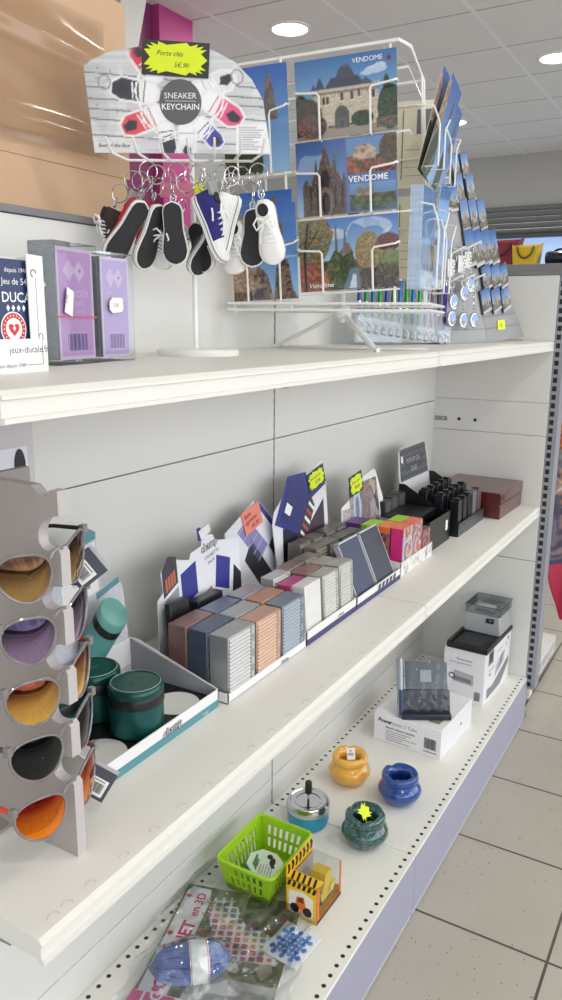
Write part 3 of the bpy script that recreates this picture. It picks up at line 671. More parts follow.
def ink_castle():
    k = Ink(330, 236, (110, 160, 205)); k.grad(.3, 1, (150, 188, 216), (58, 108, 166))
    k.mottle((k.E(.80, .78, .11, .05) | k.E(.72, .75, .07, .03) | k.E(.84, .81, .06, .05)) & (k.noise(12, 9) > .25), [(186, 204, 224), (206, 220, 234), (226, 234, 242)], 12, 4, .75)
    k.mottle(k.R(0, .0, 1, .40), [(40, 58, 36), (58, 76, 46), (34, 46, 30), (80, 92, 58)], 40, 9)
    k.poly([(.0, .0), (1, .0), (1, .16), (.6, .13), (.4, .15), (.28, .06), (.0, .04)], (128, 122, 112))
    k.poly([(.30, .12), (1, .16), (1, .03), (.5, .0), (.25, .0)], (150, 140, 126))
    st = [(198, 186, 164), (182, 170, 148), (212, 202, 182), (168, 156, 136)]
    k.mottle(k.mask([(.19, .14), (.19, .58), (.28, .62), (.34, .60), (.62, .60), (.66, .63), (.80, .59), (.80, .17)]), st, 50, 2)
    for cu, w_ in ((.25, .075), (.70, .115)): k.mottle(k.R(cu - w_, .12, cu + w_, .60), st, 60, 6)
    for u in np.arange(.17, .84, .034): k.rect(u, .585, u + .018, .635, (190, 180, 158))
    k.rect(.17, .555, .83, .572, (120, 108, 92))
    for u in np.arange(.18, .82, .024): k.rect(u, .535, u + .009, .557, (96, 86, 74))
    sl = (58, 66, 84)
    k.poly([(.30, .62), (.36, .74), (.62, .74), (.70, .62)], sl); k.poly([(.40, .72), (.44, .84), (.47, .88), (.53, .88), (.56, .84), (.60, .72)], (66, 74, 92))
    k.poly([(.20, .62), (.245, .77), (.30, .62)], sl); k.poly([(.16, .62), (.185, .70), (.21, .62)], sl); k.poly([(.64, .62), (.70, .71), (.77, .62)], (72, 80, 98))
    k.rect(.48, .86, .52, .90, (90, 96, 110))
    k.ell(.46, .27, .070, .12, (88, 78, 66)); k.rect(.39, .10, .53, .27, (88, 78, 66)); k.ell(.46, .25, .050, .10, (72, 74, 72)); k.rect(.41, .10, .51, .24, (84, 88, 80)); k.rect(.445, .12, .48, .20, (70, 74, 60))
    for u, v in ((.27, .42), (.31, .42), (.45, .45), (.62, .47), (.72, .45), (.22, .42), (.55, .45), (.76, .44)): k.rect(u, v, u + .026, v + .095, (72, 62, 56)); k.rect(u - .008, v - .012, u + .034, v, (222, 214, 198))
    k.mottle(k.E(.12, .30, .14, .22) | k.E(.05, .42, .07, .16), [(52, 44, 34), (84, 58, 40), (58, 64, 40), (46, 54, 36)], 34, 12)
    k.mottle(k.E(.16, .16, .15, .15), [(64, 76, 44), (54, 62, 38), (170, 80, 100), (84, 60, 50), (70, 84, 48), (46, 54, 34)], 44, 15)
    k.mottle(k.E(.66, .20, .11, .10) | k.E(.93, .30, .12, .28) | k.E(.9, .5, .035, .2), [(36, 52, 30), (52, 70, 40), (30, 40, 28), (66, 82, 52)], 40, 21)
    k.mottle(k.R(.80, .05, 1, .18), [(60, 80, 46), (120, 84, 84), (52, 66, 40)], 30, 23)
    k.poly([(.90, .90), (.945, .945), (.95, .87), (.925, .84)], (190, 50, 60)); k.ell(.925, .895, .018, .03, (60, 70, 110)); return k
def ink_abbey():
    k = Ink(330, 232, (70, 96, 150)); k.grad(0, 1, (150, 180, 214), (52, 88, 150))
    k.mottle(k.E(.12, .72, .18, .16) & (k.noise(10, 7) > .45), [(150, 174, 204), (180, 198, 218)], 10, 3, .7)
    st = [(92, 76, 66), (70, 56, 52), (116, 98, 84), (56, 44, 44), (130, 112, 96)]
    k.mottle(k.mask([(.06, 0), (.06, .42), (.10, .50), (.14, .40), (.18, .56), (.20, .78), (.22, .58), (.27, .86), (.29, .94), (.31, .86), (.36, .60), (.39, .84), (.41, .60), (.46, .44), (.48, .58), (.50, .42), (.52, 0)]), st, 44, 8)
    k.ell(.29, .48, .05, .13, (40, 32, 36)); k.ell(.29, .18, .075, .20, (120, 102, 88)); k.ell(.29, .16, .045, .15, (36, 28, 32))
    for u in (.13, .20, .38, .45): k.rect(u, .08, u + .02, .40, (44, 36, 38))
    k.rect(.50, .0, 1, 1, (86, 110, 160))
    k.grad(.48, .98, (120, 130, 110), (96, 140, 196), k.R(.51, .5, .985, .975))
    k.mottle(k.R(.51, .5, .985, .74), [(60, 64, 38), (90, 72, 44), (140, 56, 50), (170, 96, 60), (50, 58, 34)], 40, 31)
    k.mottle(k.mask([(.56, .70), (.60, .86), (.72, .90), (.80, .82), (.80, .70)]), [(190, 170, 150), (170, 140, 120), (130, 90, 80)], 30, 33)
    k.mottle(k.E(.93, .80, .10, .2), [(70, 60, 40), (94, 78, 48), (54, 50, 36)], 30, 35)
    k.rect(.50, .40, 1, .515, (76, 110, 170)); k.grad(.0, .4, (70, 96, 120), (110, 150, 200), k.R(.53, .02, .985, .39))
    k.mottle(k.R(.53, .10, .985, .24), [(46, 58, 32), (70, 80, 44), (96, 96, 54)], 30, 36); k.mottle(k.R(.60, .22, .76, .33), [(150, 138, 116), (120, 108, 92)], 30, 38)
    k.mottle(k.R(.53, .02, .985, .10), [(60, 74, 70), (84, 100, 104)], 24, 40); return k
def ink_river():
    k = Ink(330, 232, (100, 150, 200)); k.grad(.35, 1, (176, 196, 214), (66, 116, 182))
    k.mottle((k.E(.72, .84, .22, .14) | k.E(.34, .78, .16, .08)) & (k.noise(9, 5) > .42), [(170, 188, 208), (196, 208, 220), (220, 228, 234)], 10, 2, .7)
    k.mottle(k.R(0, 0, 1, .42), [(70, 76, 48), (96, 92, 58), (58, 60, 42), (128, 110, 80)], 34, 5)
    k.mottle(k.mask([(0, 0), (0, .45), (.22, .38), (.30, .20), (.30, 0)]), [(150, 92, 74), (130, 78, 64), (170, 112, 92)], 24, 6)
    k.mottle(k.mask([(0, .42), (0, 1), (.28, 1), (.36, .8), (.30, .55), (.22, .40)]), [(116, 102, 56), (150, 126, 70), (90, 84, 50), (128, 140, 130), (74, 66, 44)], 36, 8)
    k.line([(.06, .0), (.05, .5), (.10, .95)], .022, (54, 44, 40)); k.line([(.05, .55), (.20, .85)], .012, (60, 50, 42))
    k.poly([(.365, .50), (.375, .92), (.385, .92), (.40, .50)], (96, 92, 88)); k.poly([(.45, .50), (.462, .84), (.475, .84), (.49, .50)], (104, 98, 92)); k.poly([(.38, .50), (.50, .66), (.56, .50)], (118, 108, 98))
    k.mottle(k.mask([(.32, .0), (.30, .4), (.36, .56), (.46, .48), (.54, .56), (.58, .30), (.50, .12), (.44, 0)]), [(74, 88, 54), (54, 66, 42), (96, 106, 66)], 36, 11)
    k.mottle(k.E(.70, .52, .13, .28), [(150, 122, 78), (122, 104, 66), (170, 146, 98), (98, 92, 62)], 50, 14)
    k.mottle(k.E(.90, .62, .12, .13), [(110, 60, 62), (86, 52, 56), (140, 84, 70)], 40, 16); k.mottle(k.E(.92, .42, .12, .10), [(96, 110, 62), (120, 130, 78)], 40, 18)
    k.poly([(.44, 0), (.52, .30), (.60, .30), (.62, 0)], (96, 120, 142)); k.poly([(.50, .02), (.545, .22), (.575, .20), (.58, .02)], (196, 212, 222)); k.mottle(k.R(.62, 0, 1, .28), [(58, 50, 44), (84, 76, 60), (48, 46, 40), (104, 92, 74)], 30, 20)
    return k
def ink_tower(seed, lo=.1, mosaic=False):
    k = Ink(150, 220, (60, 110, 186)); k.grad(0, 1, (150, 190, 226), (44, 96, 178))
    if mosaic:
        k.rect(0, .44, 1, .455, (190, 205, 225)); k.mottle(k.R(0, 0, .30, .44), [(110, 84, 60), (84, 62, 46), (140, 112, 84)], 20, seed)
        k.mottle(k.mask([(.30, 0), (.32, .3), (.42, .38), (.55, .25), (.62, 0)]), [(150, 128, 108), (110, 92, 80), (60, 56, 60)], 18, seed + 1); k.mottle(k.mask([(.62, 0), (.7, .42), (.86, .42), (.92, .1), (1, 0)]), [(96, 76, 66), (130, 108, 92), (64, 52, 50)], 20, seed + 2)
    k.mottle(k.mask([(0, lo + .1), (0, .92), (.12, .95), (.22, .86), (.30, .62), (.34, lo + .1)]), [(168, 138, 110), (140, 112, 90), (190, 164, 134)], 24, seed + 3)
    k.mottle(k.mask([(.62, .5), (.66, .82), (.72, .96), (.78, .80), (.84, .5)]) if not mosaic else k.E(.6, .72, .2, .16), [(120, 104, 94), (88, 78, 78)], 24, seed + 4)
    k.mottle(k.E(.1, lo, .5, .28) if not mosaic else k.E(.05, .6, .1, .1), [(46, 60, 36), (66, 76, 46), (36, 44, 34)], 20, seed + 5); return k
def ink_bluewater(seed):
    k = Ink(90, 130, (120, 160, 206)); k.grad(0, 1, (200, 214, 228), (74, 124, 190))
    k.mottle(k.R(0, .18, 1, .45), [(110, 116, 110), (80, 92, 96), (150, 150, 146)], 10, seed); k.mottle(k.R(0, 0, 1, .2), [(150, 176, 200), (190, 204, 216)], 8, seed + 1); return k
BACKM = mat('cream_card_back', (234, 228, 206), .6, var=.01); EDGEM = mat('blue_card_edge', (186, 204, 226), .45, var=.15, scale=200)
def postcard(M, w, h, ink, label, txt=None, rough=.22, nu=100, coat=.3, thick=.0006, grp='postcards in the revolving rack', back=False):
    """M: card frame in world space, origin at the middle of its lower edge"""
    t = bpy.data.objects.new('postcard', None); COL.objects.link(t); t.empty_display_size = .02
    t.matrix_world = M; t.location = M.to_translation(); t.rotation_euler = M.to_euler(); tag(t, label, 'postcard', grp)
    c = MB(); c.box(-w/2, w/2, 0, h, -thick, 0, EDGEM if thick > .002 else BACKM); co = c.build('card', t, smooth=None)
    print_part('picture_side', t, ink, w, h, T(-w/2, 0, .0002), nu, rough, coat)
    p = MB()
    if back:
        B_ = T(0, 0, -thick - .0002) @ RY(PI)
        p.box(.2*w, .42*w, h*.62, h*.90, 0, .0001, GINK, B_)
        for q in range(4): p.box(.04*w, .44*w, h*(.14 + .1*q), h*(.145 + .1*q), 0, .0001, GINK, B_)
        p.box(-.001, .001, h*.1, h*.9, 0, .0001, GINK, B_)
    if txt:
        for s_, size, x, y, kw in txt: p.text(s_, size, WINK, T(x, y, .0005), **kw)
    if p.v: p.build('card_lettering', t, smooth=None)
    return t
def card_m(u, z, y, roll=0.0, yaw=0.0, tilt=0.0, h=0.0):
    """frame on the rack: centre (u, z) on the front plane, origin moved to the lower edge"""
    L = frame((u, y, z), (1, 0, 0), (0, -1, 0))
    return rack_m @ L @ RZ(math.radians(roll)) @ RY(yaw) @ RX(tilt) @ T(0, -h/2, 0)
LAND = ((.025, .412, .169, .122, ink_castle(), 'landscape postcard of a round-towered castle gate, topmost on the rack front', [('VENDOME', .0105, .012, .108, dict(bold=0))]),
        (.0293, .289, .171, .119, ink_abbey(), 'landscape postcard with abbey facade and blue band, middle of the rack front', [('VENDOME', .0135, .004, .0485, dict(bold=.02, spacing=1.05))]),
        (.0366, .1646, .172, .118, ink_river(), 'landscape postcard of a river with willow and twin spires, lowest on the rack front', [('Vendôme', .0115, -.072, .006, dict(shear=.3))]))
for u, z, w_, h_, k, lab, txt in LAND:
    postcard(card_m(u, z, -.130, 3.4, h=h_), w_, h_, k, lab, txt, nu=110)
    L = frame((u, -.130, z), (1, 0, 0), (0, -1, 0)) @ RZ(math.radians(3.4)); pocket(L, w_, h_)
PORT = ((-.133, .385, .118, .170, ink_tower(40), 'portrait postcard with blue sky beside the castle card, upper row'),
        (-.122, .210, .118, .120, ink_tower(60, .3), 'portrait postcard with deep blue sky behind the white sneaker keychain'),
        (-.114, .168, .120, .160, ink_tower(80, .0, True), 'portrait multi-view postcard at the bottom of the rack beside the river card'))
for i, (u, z, w_, h_, k, lab) in enumerate(PORT):
    postcard(card_m(u, z, -.122 - .004*i, 3.0, h=h_), w_, h_, k, lab, nu=60)
    if i != 1: pocket(frame((u, -.126, z), (1, 0, 0), (0, -1, 0)) @ RZ(math.radians(3.0)), w_, h_)
# the side of the rack turned to the shelf front: cards seen edge-on
def side_m(a, z, off, droop, roll=0.0):
    """card on the +x side of the rack; a runs away from the viewer, droop lets the top fall outwards"""
    return rack_m @ frame((off, a, z), (.11, .994, 0), (.994, -.11, 0)) @ RZ(roll) @ RX(droop)
for a, z, off, dr, rl, h_, lab in ((-.045, .298, .146, .20, -.10, .165, 'drooping portrait postcard at the top corner of the rack, seen almost edge-on'),
                               (-.036, .296, .152, .25, -.16, .160, 'second drooping postcard, just in front of the edge-on top one'),
                               (.040, .285, .160, .20, -.12, .150, 'drooping postcard of the farther column on the rack side'),
                               (.035, .190, .168, .12, -.05, .105, 'curling glossy postcard in the middle of the farther side column'),
                               (.040, .115, .168, .16, -.05, .090, 'curling sky-blue postcard low in the farther side column')):
    postcard(side_m(a, z, off, dr, rl), .085, h_, ink_tower(70 + int(h_*900), .2) if h_ > .11 else ink_bluewater(90 + int(z*90)), lab, rough=.14, nu=24, coat=.8)
for i in range(7):
    postcard(side_m(-.050 + .0015*random.random(), .108, .142 + .0032*i, .0), .100, .168, ink_bluewater(110 + i), 'outermost glossy postcard of the upright stack on the rack side' if i == 6 else 'blue-edged postcard inside the upright stack on the rack side', rough=.14, nu=20, coat=.8, thick=.0030, grp='postcards in the upright side stack')
for a, z, h_, off in ((-.048, .355, .09, .165), (-.048, .18, .14, .172), (.04, .34, .09, .178), (.04, .17, .13, .178)):
    p = MB(); Lp = frame((off, a, z), (.17, .985, 0), (.985, -.17, 0))
    for sx in (-1, 1): p.tube([(sx*.052, h_*.5, -.02), (sx*.052, h_*.45, .010), (sx*.030, h_*.30, .012), (sx*.018, h_*.20, .012), (sx*.018, -h_*.5, .012), (sx*.018, -h_*.5, -.02)], .0017, WIRE, 6, M=Lp)
    p.build('card_pocket', rack)
for i, (u, z) in enumerate(((.085, .36), (.085, .19), (-.05, .36), (-.05, .19))):
    L = frame((u, .118, z), (-1, 0, 0), (0, 1, 0)); postcard(rack_m @ L @ T(0, -.055, 0), .13, .155, ink_bluewater(150 + i), ('cream back of a postcard with ruled address lines, seen through the rack, upper row', 'cream back of a postcard seen through the rack above the pens', 'cream postcard back in the far side of the rack behind the castle card', 'cream postcard back in the far side of the rack behind the river card')[i], nu=12, back=True)

# ---- pens in a stepped clear holder
t = thing('pen_display', 'clear stepped pen holder with curved white hooks behind the rack foot', 'pen holder', (0, 0, ZT))
P0, P1 = Vector((.262, -.066, 0)), Vector((.448, -.206, 0)); dv = (P1 - P0).normalized(); nv2 = Vector((dv.y, -dv.x, 0)); nv2 = nv2 if nv2.y < 0 else -nv2
b = MB()
LP = frame(P0 - nv2*.012, dv, (0, 0, 1)); Ld = (P1 - P0).length
b.box(-.01, Ld + .012, -.03, .014, 0, .004, ACR, LP); b.box(-.01, Ld + .012, -.03, -.026, .004, .075, ACR, LP)
b.prism([(-.01, .004), (Ld + .012, .004), (Ld + .012, .030), (-.01, .066)], .013, .016, ACR, LP @ Matrix(((1, 0, 0, 0), (0, 0, 1, 0), (0, 1, 0, 0), (0, 0, 0, 1))) if False else frame(P0 + nv2*.004, dv, nv2) @ T(0, 0, -.016))
b.build('clear_holder', t, smooth=None)
for k in range(13):
    q = P0.lerp(P1, k/12); z0 = .050 - .030*k/12; h = MB()
    h.tube([tuple(q + nv2*a + Vector((0, 0, z))) for a, z in ((.004, z0 + .004), (.014, z0), (.026, z0 - .006), (.031, z0 - .012), (.027, z0 - .019), (.018, z0 - .0195), (.012, z0 - .016))], .0019, WIRE, 8); h.build('hook', t)
PENC = [(36, 76, 150), (44, 140, 76), (40, 110, 170), (44, 150, 70), (44, 72, 160), (40, 140, 80), (36, 110, 176), (46, 156, 72), (30, 120, 180), (50, 160, 80), (40, 130, 190), (206, 120, 170), (70, 52, 90), (92, 60, 176)]
PN = ['navy', 'deep green', 'teal blue', 'leaf green', 'royal blue', 'emerald', 'mid blue', 'bright green', 'ocean blue', 'grass green', 'sky blue', 'pink', 'dark plum', 'violet']
for k, c in enumerate(PENC):
    q = P0.lerp(P1, k/13.0); z0 = ZT + .064 - .030*k/13
    o = thing('ballpoint_pen', PN[k] + ' pen standing in the clear holder, %s from the wall end' % ('first second third fourth fifth sixth seventh eighth ninth tenth eleventh twelfth thirteenth fourteenth'.split()[k]), 'pen', (q.x, q.y, z0), 0, 'pens in the clear holder')
    m_ = mat('pen_%d_%d_%d' % c, c, .25, .3); L = .085 + .0012*k
    b = MB(); b.lathe([(.0015, 0), (.0042, .012), (.0046, .016), (.0046, L), (.003, L + .002)], m_, n=14); b.build('barrel', o)
    b = MB(); b.lathe([(.0048, .030), (.0049, .031), (.0049, .034), (.0048, .035)], CHROME, n=14, cap0=False, cap1=False); b.lathe([(.0018, L + .002), (.0018, L + .010), (.0001, L + .011)], CHROME, n=10); b.box(-.0009, .0009, -.0072, -.0058, L - .034, L + .001, CHROME); b.box(-.0009, .0009, -.0072, -.003, L - .002, L + .001, CHROME); b.build('clip', o)

# ---- folded grey magnet board
A_, B_, E_ = Vector((.431, -.20, ZT)), Vector((.68, -.25, ZT)), Vector((.952, -.278, ZT + .012))
D_, C_, F_ = Vector((.35, -.16, 1.712)), Vector((.4246, -.162, 1.727)), Vector((.535, -.16, 1.756))
tower = thing('magnet_board', 'tall folded grey board tapering upwards, covered with magnets and key rings', 'display board', (0, 0, 0))
BRD = mat('grey_pegboard', (150, 151, 153), .42, .2, var=.02)
for nm, q in (('board_wing', (A_, B_, C_, D_)), ('board_wing', (B_, E_, F_, C_))):
    n = (q[1] - q[0]).cross(q[3] - q[0]).normalized(); n = n if n.y < 0 else -n; b = MB()
    b.add([tuple(v) for v in q] + [tuple(v - n*.006) for v in q], [(0, 1, 2, 3), (7, 6, 5, 4), (0, 4, 5, 1), (1, 5, 6, 2), (2, 6, 7, 3), (3, 7, 4, 0)], BRD); w_ = b.build(nm, tower, smooth=None, bevel=.001)
    h = MB()
    for r in (.07, .13):
        for k in range(17):
            s = .04 + k*.057; p = q[0].lerp(q[1], s).lerp(q[3].lerp(q[2], s), r); h.lathe([(.0020, 0), (.0001, .0001)], DARK, frame(p + n*.0004, q[1] - q[0], n), 8)
    h.build('peg_holes', w_)['kind'] = 'stuff'
b = MB(); b.prism([(.431, -.20), (.68, -.25), (.95, -.277), (.95, -.10), (.50, -.08)], ZT + .0005, ZT + .004, BRD); b.build('foot_plate', tower)
q4 = (B_, E_, F_, C_); nR = (E_ - B_).cross(C_ - B_).normalized(); nR = nR if nR.y < 0 else -nR; nL = (B_ - A_).cross(D_ - A_).normalized(); nL = nL if nL.y < 0 else -nL
def onboard(q, s, r): return q[0].lerp(q[1], s).lerp(q[3].lerp(q[2], s), r)
pl = MB(); pl.box(-.026, .026, 0, .026, 0, .001, NEON, frame(onboard(q4, .42, .055) + nR*.001, E_ - B_, nR)); pl.text('5€', .016, INK, frame(onboard(q4, .42, .055) + nR*.0022, E_ - B_, nR) @ T(-.010, .006, 0)); ptag = pl.build('neon_price_label', tower, smooth=None); ptag['label'] = 'small neon yellow price label'
ROW = ['lowest', 'second', 'third', 'fourth', 'fifth', 'top']
def magnet(q, n, s, r, w_, h_, label, seed):
    up = onboard(q, s, min(1, r + .1)) - onboard(q, s, r); hz = (q[1] - q[0]).normalized(); up = ((up - n*up.dot(n)).normalized() + n.cross(hz)*1.3).normalized(); M = frame(onboard(q, s, r) + n*.001, up.cross(n), n) @ T(-w_/2, 0, 0)
    t = bpy.data.objects.new('souvenir_magnet', None); COL.objects.link(t); t.empty_display_size = .02
    t.location = M.to_translation(); t.rotation_euler = M.to_euler(); tag(t, label, 'magnet', 'souvenir magnets on the grey board')
    MB().box(0, w_, 0, h_, 0, .005, mat('dark_magnet_edge', (66, 68, 72), .4)).build('magnet_body', t, bevel=.001)
    k = Ink(40, 60, (110, 150, 205)); k.grad(.35, 1, (170, 195, 222), (60, 104, 178))
    k.mottle(k.R(0, 0, 1, .42), [(120, 112, 100), (86, 90, 78), (150, 140, 128), (70, 78, 84)], 7, seed); k.mottle(k.E(.5, .45, .3, .2), [(170, 160, 146), (130, 122, 112)], 8, seed + 3)
    k.rect(0, 0, 1, .10, (205, 208, 214))
    print_part('magnet_picture', t, k, w_*.97, h_*.97, T(w_*.015, h_*.015, .0053), 14, .12, .9)
rows = ((.150, (.14, .43, .72), .066, .062), (.262, (.34, .62, .88), .066, .062), (.372, (.04, .30, .57, .83), .066, .092), (.530, (.16, .48, .80), .064, .080), (.662, (.24, .70), .068, .066), (.762, (.35, .78), .064, .058))
cnt = 0
for ri, (r, ss, w_, h_) in enumerate(rows):
    for si, s in enumerate(ss):
        magnet(q4, nR, s, r, w_*(1 - .45*r), h_, 'landscape souvenir magnet on the grey board, %s row, %s from the fold' % (ROW[ri], ['first', 'second', 'third', 'fourth'][si]), 200 + cnt); cnt += 1
q3 = (A_, B_, C_, D_)
RINGD = mat('dark_keyring_disc', (60, 62, 70), .3, .6)
for i, (s, r, ln) in enumerate(((.22, .30, .10), (.52, .31, .11), (.80, .31, .11), (.36, .42, .12), (.68, .44, .11), (.90, .46, .10))):
    p = onboard(q3, s, r); M = frame(p + nL*.002, B_ - A_, nL)
    t = bpy.data.objects.new('souvenir_key_ring', None); COL.objects.link(t); t.empty_display_size = .02; t.location = M.to_translation(); t.rotation_euler = M.to_euler()
    tag(t, ['round picture key ring hanging lowest on the board beside the postcards', 'round blue and white key ring hanging in the middle of the low row', 'round key ring hanging low against the fold of the board', 'dark key ring on a raised hook beside the postcard stack', 'silver key ring on the upper curved hook', 'silver key ring with white backing card next to the fold'][i], 'key ring', 'key rings on the grey board')
    b = MB(); b.tube([(.012*math.cos(a), .012*math.sin(a) - .006, .024) for a in [2*PI*k/20 for k in range(20)]], .0012, CHROME, 6, True)
    for k in range(7):
        b.tube([(.003*math.cos(a)*(k % 2), -.022 - k*.0075 + .005*math.sin(a), .024 + .003*math.cos(a)*((k + 1) % 2)) for a in [2*PI*j/10 for j in range(10)]], .0010, CHROME, 5, True)
    b.build('ring_and_chain', t)
    b = MB(); b.lathe([(.0001, -.003), (.0185, -.003), (.020, 0), (.0185, .003), (.016, .0036)], CHROME, T(0, -ln + .012, .024), 28); b.build('disc', t)
    k = Ink(40, 40, (90, 140, 205)); k.mottle(k.R(0, 0, 1, .5), [(210, 216, 224), (120, 130, 140), (60, 70, 90)], 6, 300 + i)
    print_part('disc_picture', t, k, .030, .030, T(-.015, -ln + .012 - .015, .0282), 12, .15, .6, bounds=lambda v: (.5 - math.sqrt(max(0, .25 - (v-.5)**2)), .5 + math.sqrt(max(0, .25 - (v-.5)**2)) + 1e-4))
    if i in (3, 4, 5):
        MB().prism([(-.016, -.01), (.016, -.01), (.016, -.05), (-.016, -.05)], .016, .017, CARDW).build('backing_card', t, smooth=None)
for i, (s, r) in enumerate(((.22, .33), (.52, .335), (.80, .34), (.36, .46), (.68, .475), (.90, .49))):
    p = onboard(q3, s, r); h = MB(); F = frame(p, B_ - A_, nL)
    h.tube([(0, -.010, 0), (0, -.014, .010), (0, -.017, .026), (.004, -.010, .040), (.014, -.004, .050), (.020, -.010, .046)], .0022, WIRE, 8, M=F); h.build('hook', tower)
for i, (s, r, w_, h_) in enumerate(((.88, .62, .040, .06), (.62, .62, .040, .06), (.85, .76, .036, .05))):
    magnet(q3, nL, s, r, w_, h_, ['glossy magnet on the wing beside the postcards, against the fold', 'glossy magnet half hidden by the curling postcards', 'small magnet high on the wing behind the drooping postcards'][i], 330 + i)

# ---- kraft panel in clear wrap behind the back panel
KRAFT = mat('kraft_board', (206, 172, 140), .7, var=.03, scale=6)
t = thing('kraft_cardboard_panel', 'tall brown kraft cardboard panel under crinkled clear wrap behind the shelving', 'cardboard panel', (-.8, .10, 1.4215))
b = MB(); b.box(-.9, .4835, 0, .005, .088, .356, KRAFT); b.build('board', t, bevel=.001)
b = MB(); b.add([(-.9, .002, .089), (.475, .002, .089), (.47, -.022, .001), (-.9, -.022, .001), (-.9, .005, .089), (.475, .005, .089), (.47, -.019, .001), (-.9, -.019, .001)], [(0, 3, 2, 1), (4, 5, 6, 7), (0, 1, 5, 4), (3, 7, 6, 2), (1, 2, 6, 5), (0, 4, 7, 3)], KRAFT); b.build('folded_flap', t, smooth=None)
WRAP = clear('clear_wrap_film', tint=(240, 236, 230), base=.05, rough=.12, power=.7, bump=.06, bscale=9)
def wrapf(u, v):
    x = -.6 + u*1.02; z = .108 + v*.20
    y = -.010 - .010*math.sin(PI*u)*math.sin(PI*v)**.7 - .006*math.exp(-((u - .52)/.03)**2)*(v < .8) - .008*math.exp(-((u - .72 - .03*v)/.025)**2) - .005*math.exp(-((v - .86 + .3*(u - .5))/.06)**2) - .007*math.exp(-((v - .14)/.05)**2) - .0022*math.sin(13*u + 5*v)*math.sin(7*v + 3*u)
    return (x, y, z)
MB().sheet(wrapf, 90, 40, WRAP).build('clear_wrap', t, smooth=180)

# ---- handbags on a shelf beyond
t = thing('wall_display_unit', 'white display unit with grey top beyond the end panel, carrying handbags', 'display unit', (3.0, 0, 0))
MB().box(.02, .44, -.6, 1.5, .0, 1.545, PANEL).build('cabinet_body', t, bevel=.003)
MB().box(0, .46, -.62, 1.52, 1.545, 1.584, CAP).build('grey_top', t, bevel=.003)
def handbag(loc, wb, wt, dpt, h, col, label, strap, rough=.4, barrel=False):
    t = thing('handbag', label, 'handbag', loc, 0, 'handbags on the far shelf'); m_ = mat('leather_%d_%d_%d' % col, col, rough, var=.08, scale=40, bump=.1); rings = []
    if barrel:
        rr = []
        for y in (-wb/2, -wb/2 + .012, wb/2 - .012, wb/2):
            k = .86 if abs(y) > wb/2 - .006 else 1
            rr.append([(dpt/2*k*math.cos(a), y, h*.5 + h*.5*k*math.copysign(abs(math.sin(a))**.8, math.sin(a))) for a in [2*PI*q/28 for q in range(28)]])
        MB().loft(rr, m_).build('bag_body', t, smooth=50)
    else:
        for q, z in ((.94, 0), (1.0, .02), (1.0, .3), (1.0, .65), (1.0, 1.0)):
            w_ = (wb + (wt - wb)*z)/2*q; d_ = dpt/2*q*(1 - .45*z)
            rings.append([(d_*math.copysign(abs(math.cos(a))**.4, math.cos(a)), w_*math.copysign(abs(math.sin(a))**.4, math.sin(a)), h*z - (0 if z < 1 else .22*h*(1 - abs(math.sin(a)))**1.0)) for a in [2*PI*k/36 for k in range(36)]])
        MB().loft(rings, m_, caps=True).build('bag_body', t, smooth=50)
    s = MB()
    for sx in ((-1, 1) if not barrel else (0,)):
        x = sx*dpt*.33
        P = [(x - .004*abs(sx), wt*.26*math.cos(a), h*(.86 if not barrel else .92) - strap*math.sin(a)*(1 if not barrel else -.4)) for a in [PI*k/14 for k in range(15)]]
        if sx == -1: P = [(p[0] - .012*math.sin(PI*i/14), p[1], p[2]) for i, p in enumerate(P)]
        s.tube(P, .0055, mat('dark_leather_%d_%d_%d' % col, tuple(int(v*.45) for v in col), rough), 8)
    s.build('bag_handles', t)
    return t
handbag((3.16, .425, 1.584), .185, .27, .12, .150, (128, 30, 52), 'burgundy leather tote bag on the far shelf with handles hanging down', .075)
handbag((3.13, .262, 1.584), .135, .165, .11, .115, (212, 176, 40), 'yellow leather handbag on the far shelf with drooping handle', .06)
handbag((3.13, .075, 1.584), .16, .16, .10, .072, (28, 34, 48), 'small dark navy barrel bag at the end of the far shelf', .04, .25, True)

# ---- clothes and scarf past the end of the shelving
t = thing('scarf_stand', 'chrome stand rod holding a scarf, just past the slotted upright', 'clothes stand', (1.46, -.60, 0))
b = MB(); b.lathe([(.0001, 0), (.10, 0), (.10, .008), (.02, .016), (.0001, .016)], CHROME, cap0=False, cap1=False); b.build('stand_base', t)
b = MB(); b.cyl((0, 0, .012), (0, 0, 1.16), .011, CHROME); b.tube([(0, .34, 1.155), (0, -.16, 1.155)], .008, CHROME); b.build('stand_rod', t)
k = Ink(90, 300, (190, 50, 80)); k.grad(.0, .26, (168, 30, 66), (196, 70, 90)); k.mottle(k.R(0, .24, 1, .48), [(96, 96, 116), (120, 116, 128), (84, 80, 100), (150, 130, 132)], 7, 3)
k.mottle(k.R(0, .48, 1, .70), [(110, 112, 120), (150, 150, 150), (176, 120, 90), (90, 92, 104)], 7, 5); k.mottle(k.R(0, .70, 1, 1), [(206, 96, 50), (220, 150, 70), (170, 60, 50), (120, 100, 104), (226, 180, 100)], 7, 7)
k.rect(0, .235, 1, .25, (70, 74, 110)); k.line([(0, .5), (.5, .62), (1, .56)], .03, (210, 205, 196)); k.line([(0, .60), (.6, .50), (1, .66)], .02, (210, 205, 196))
sc = bpy.data.objects.new('scarf', None); COL.objects.link(sc); sc.location = (1.43, -.46, .22); tag(sc, 'long patterned scarf hanging down, orange above and crimson at its tip', 'scarf')
def scw(u, v): return .022*math.sin(9*u + 2*v) + .012*math.sin(21*u - 3*v)
FS = frame((0, .165, 0), (0, -1, 0), (-1, 0, 0))
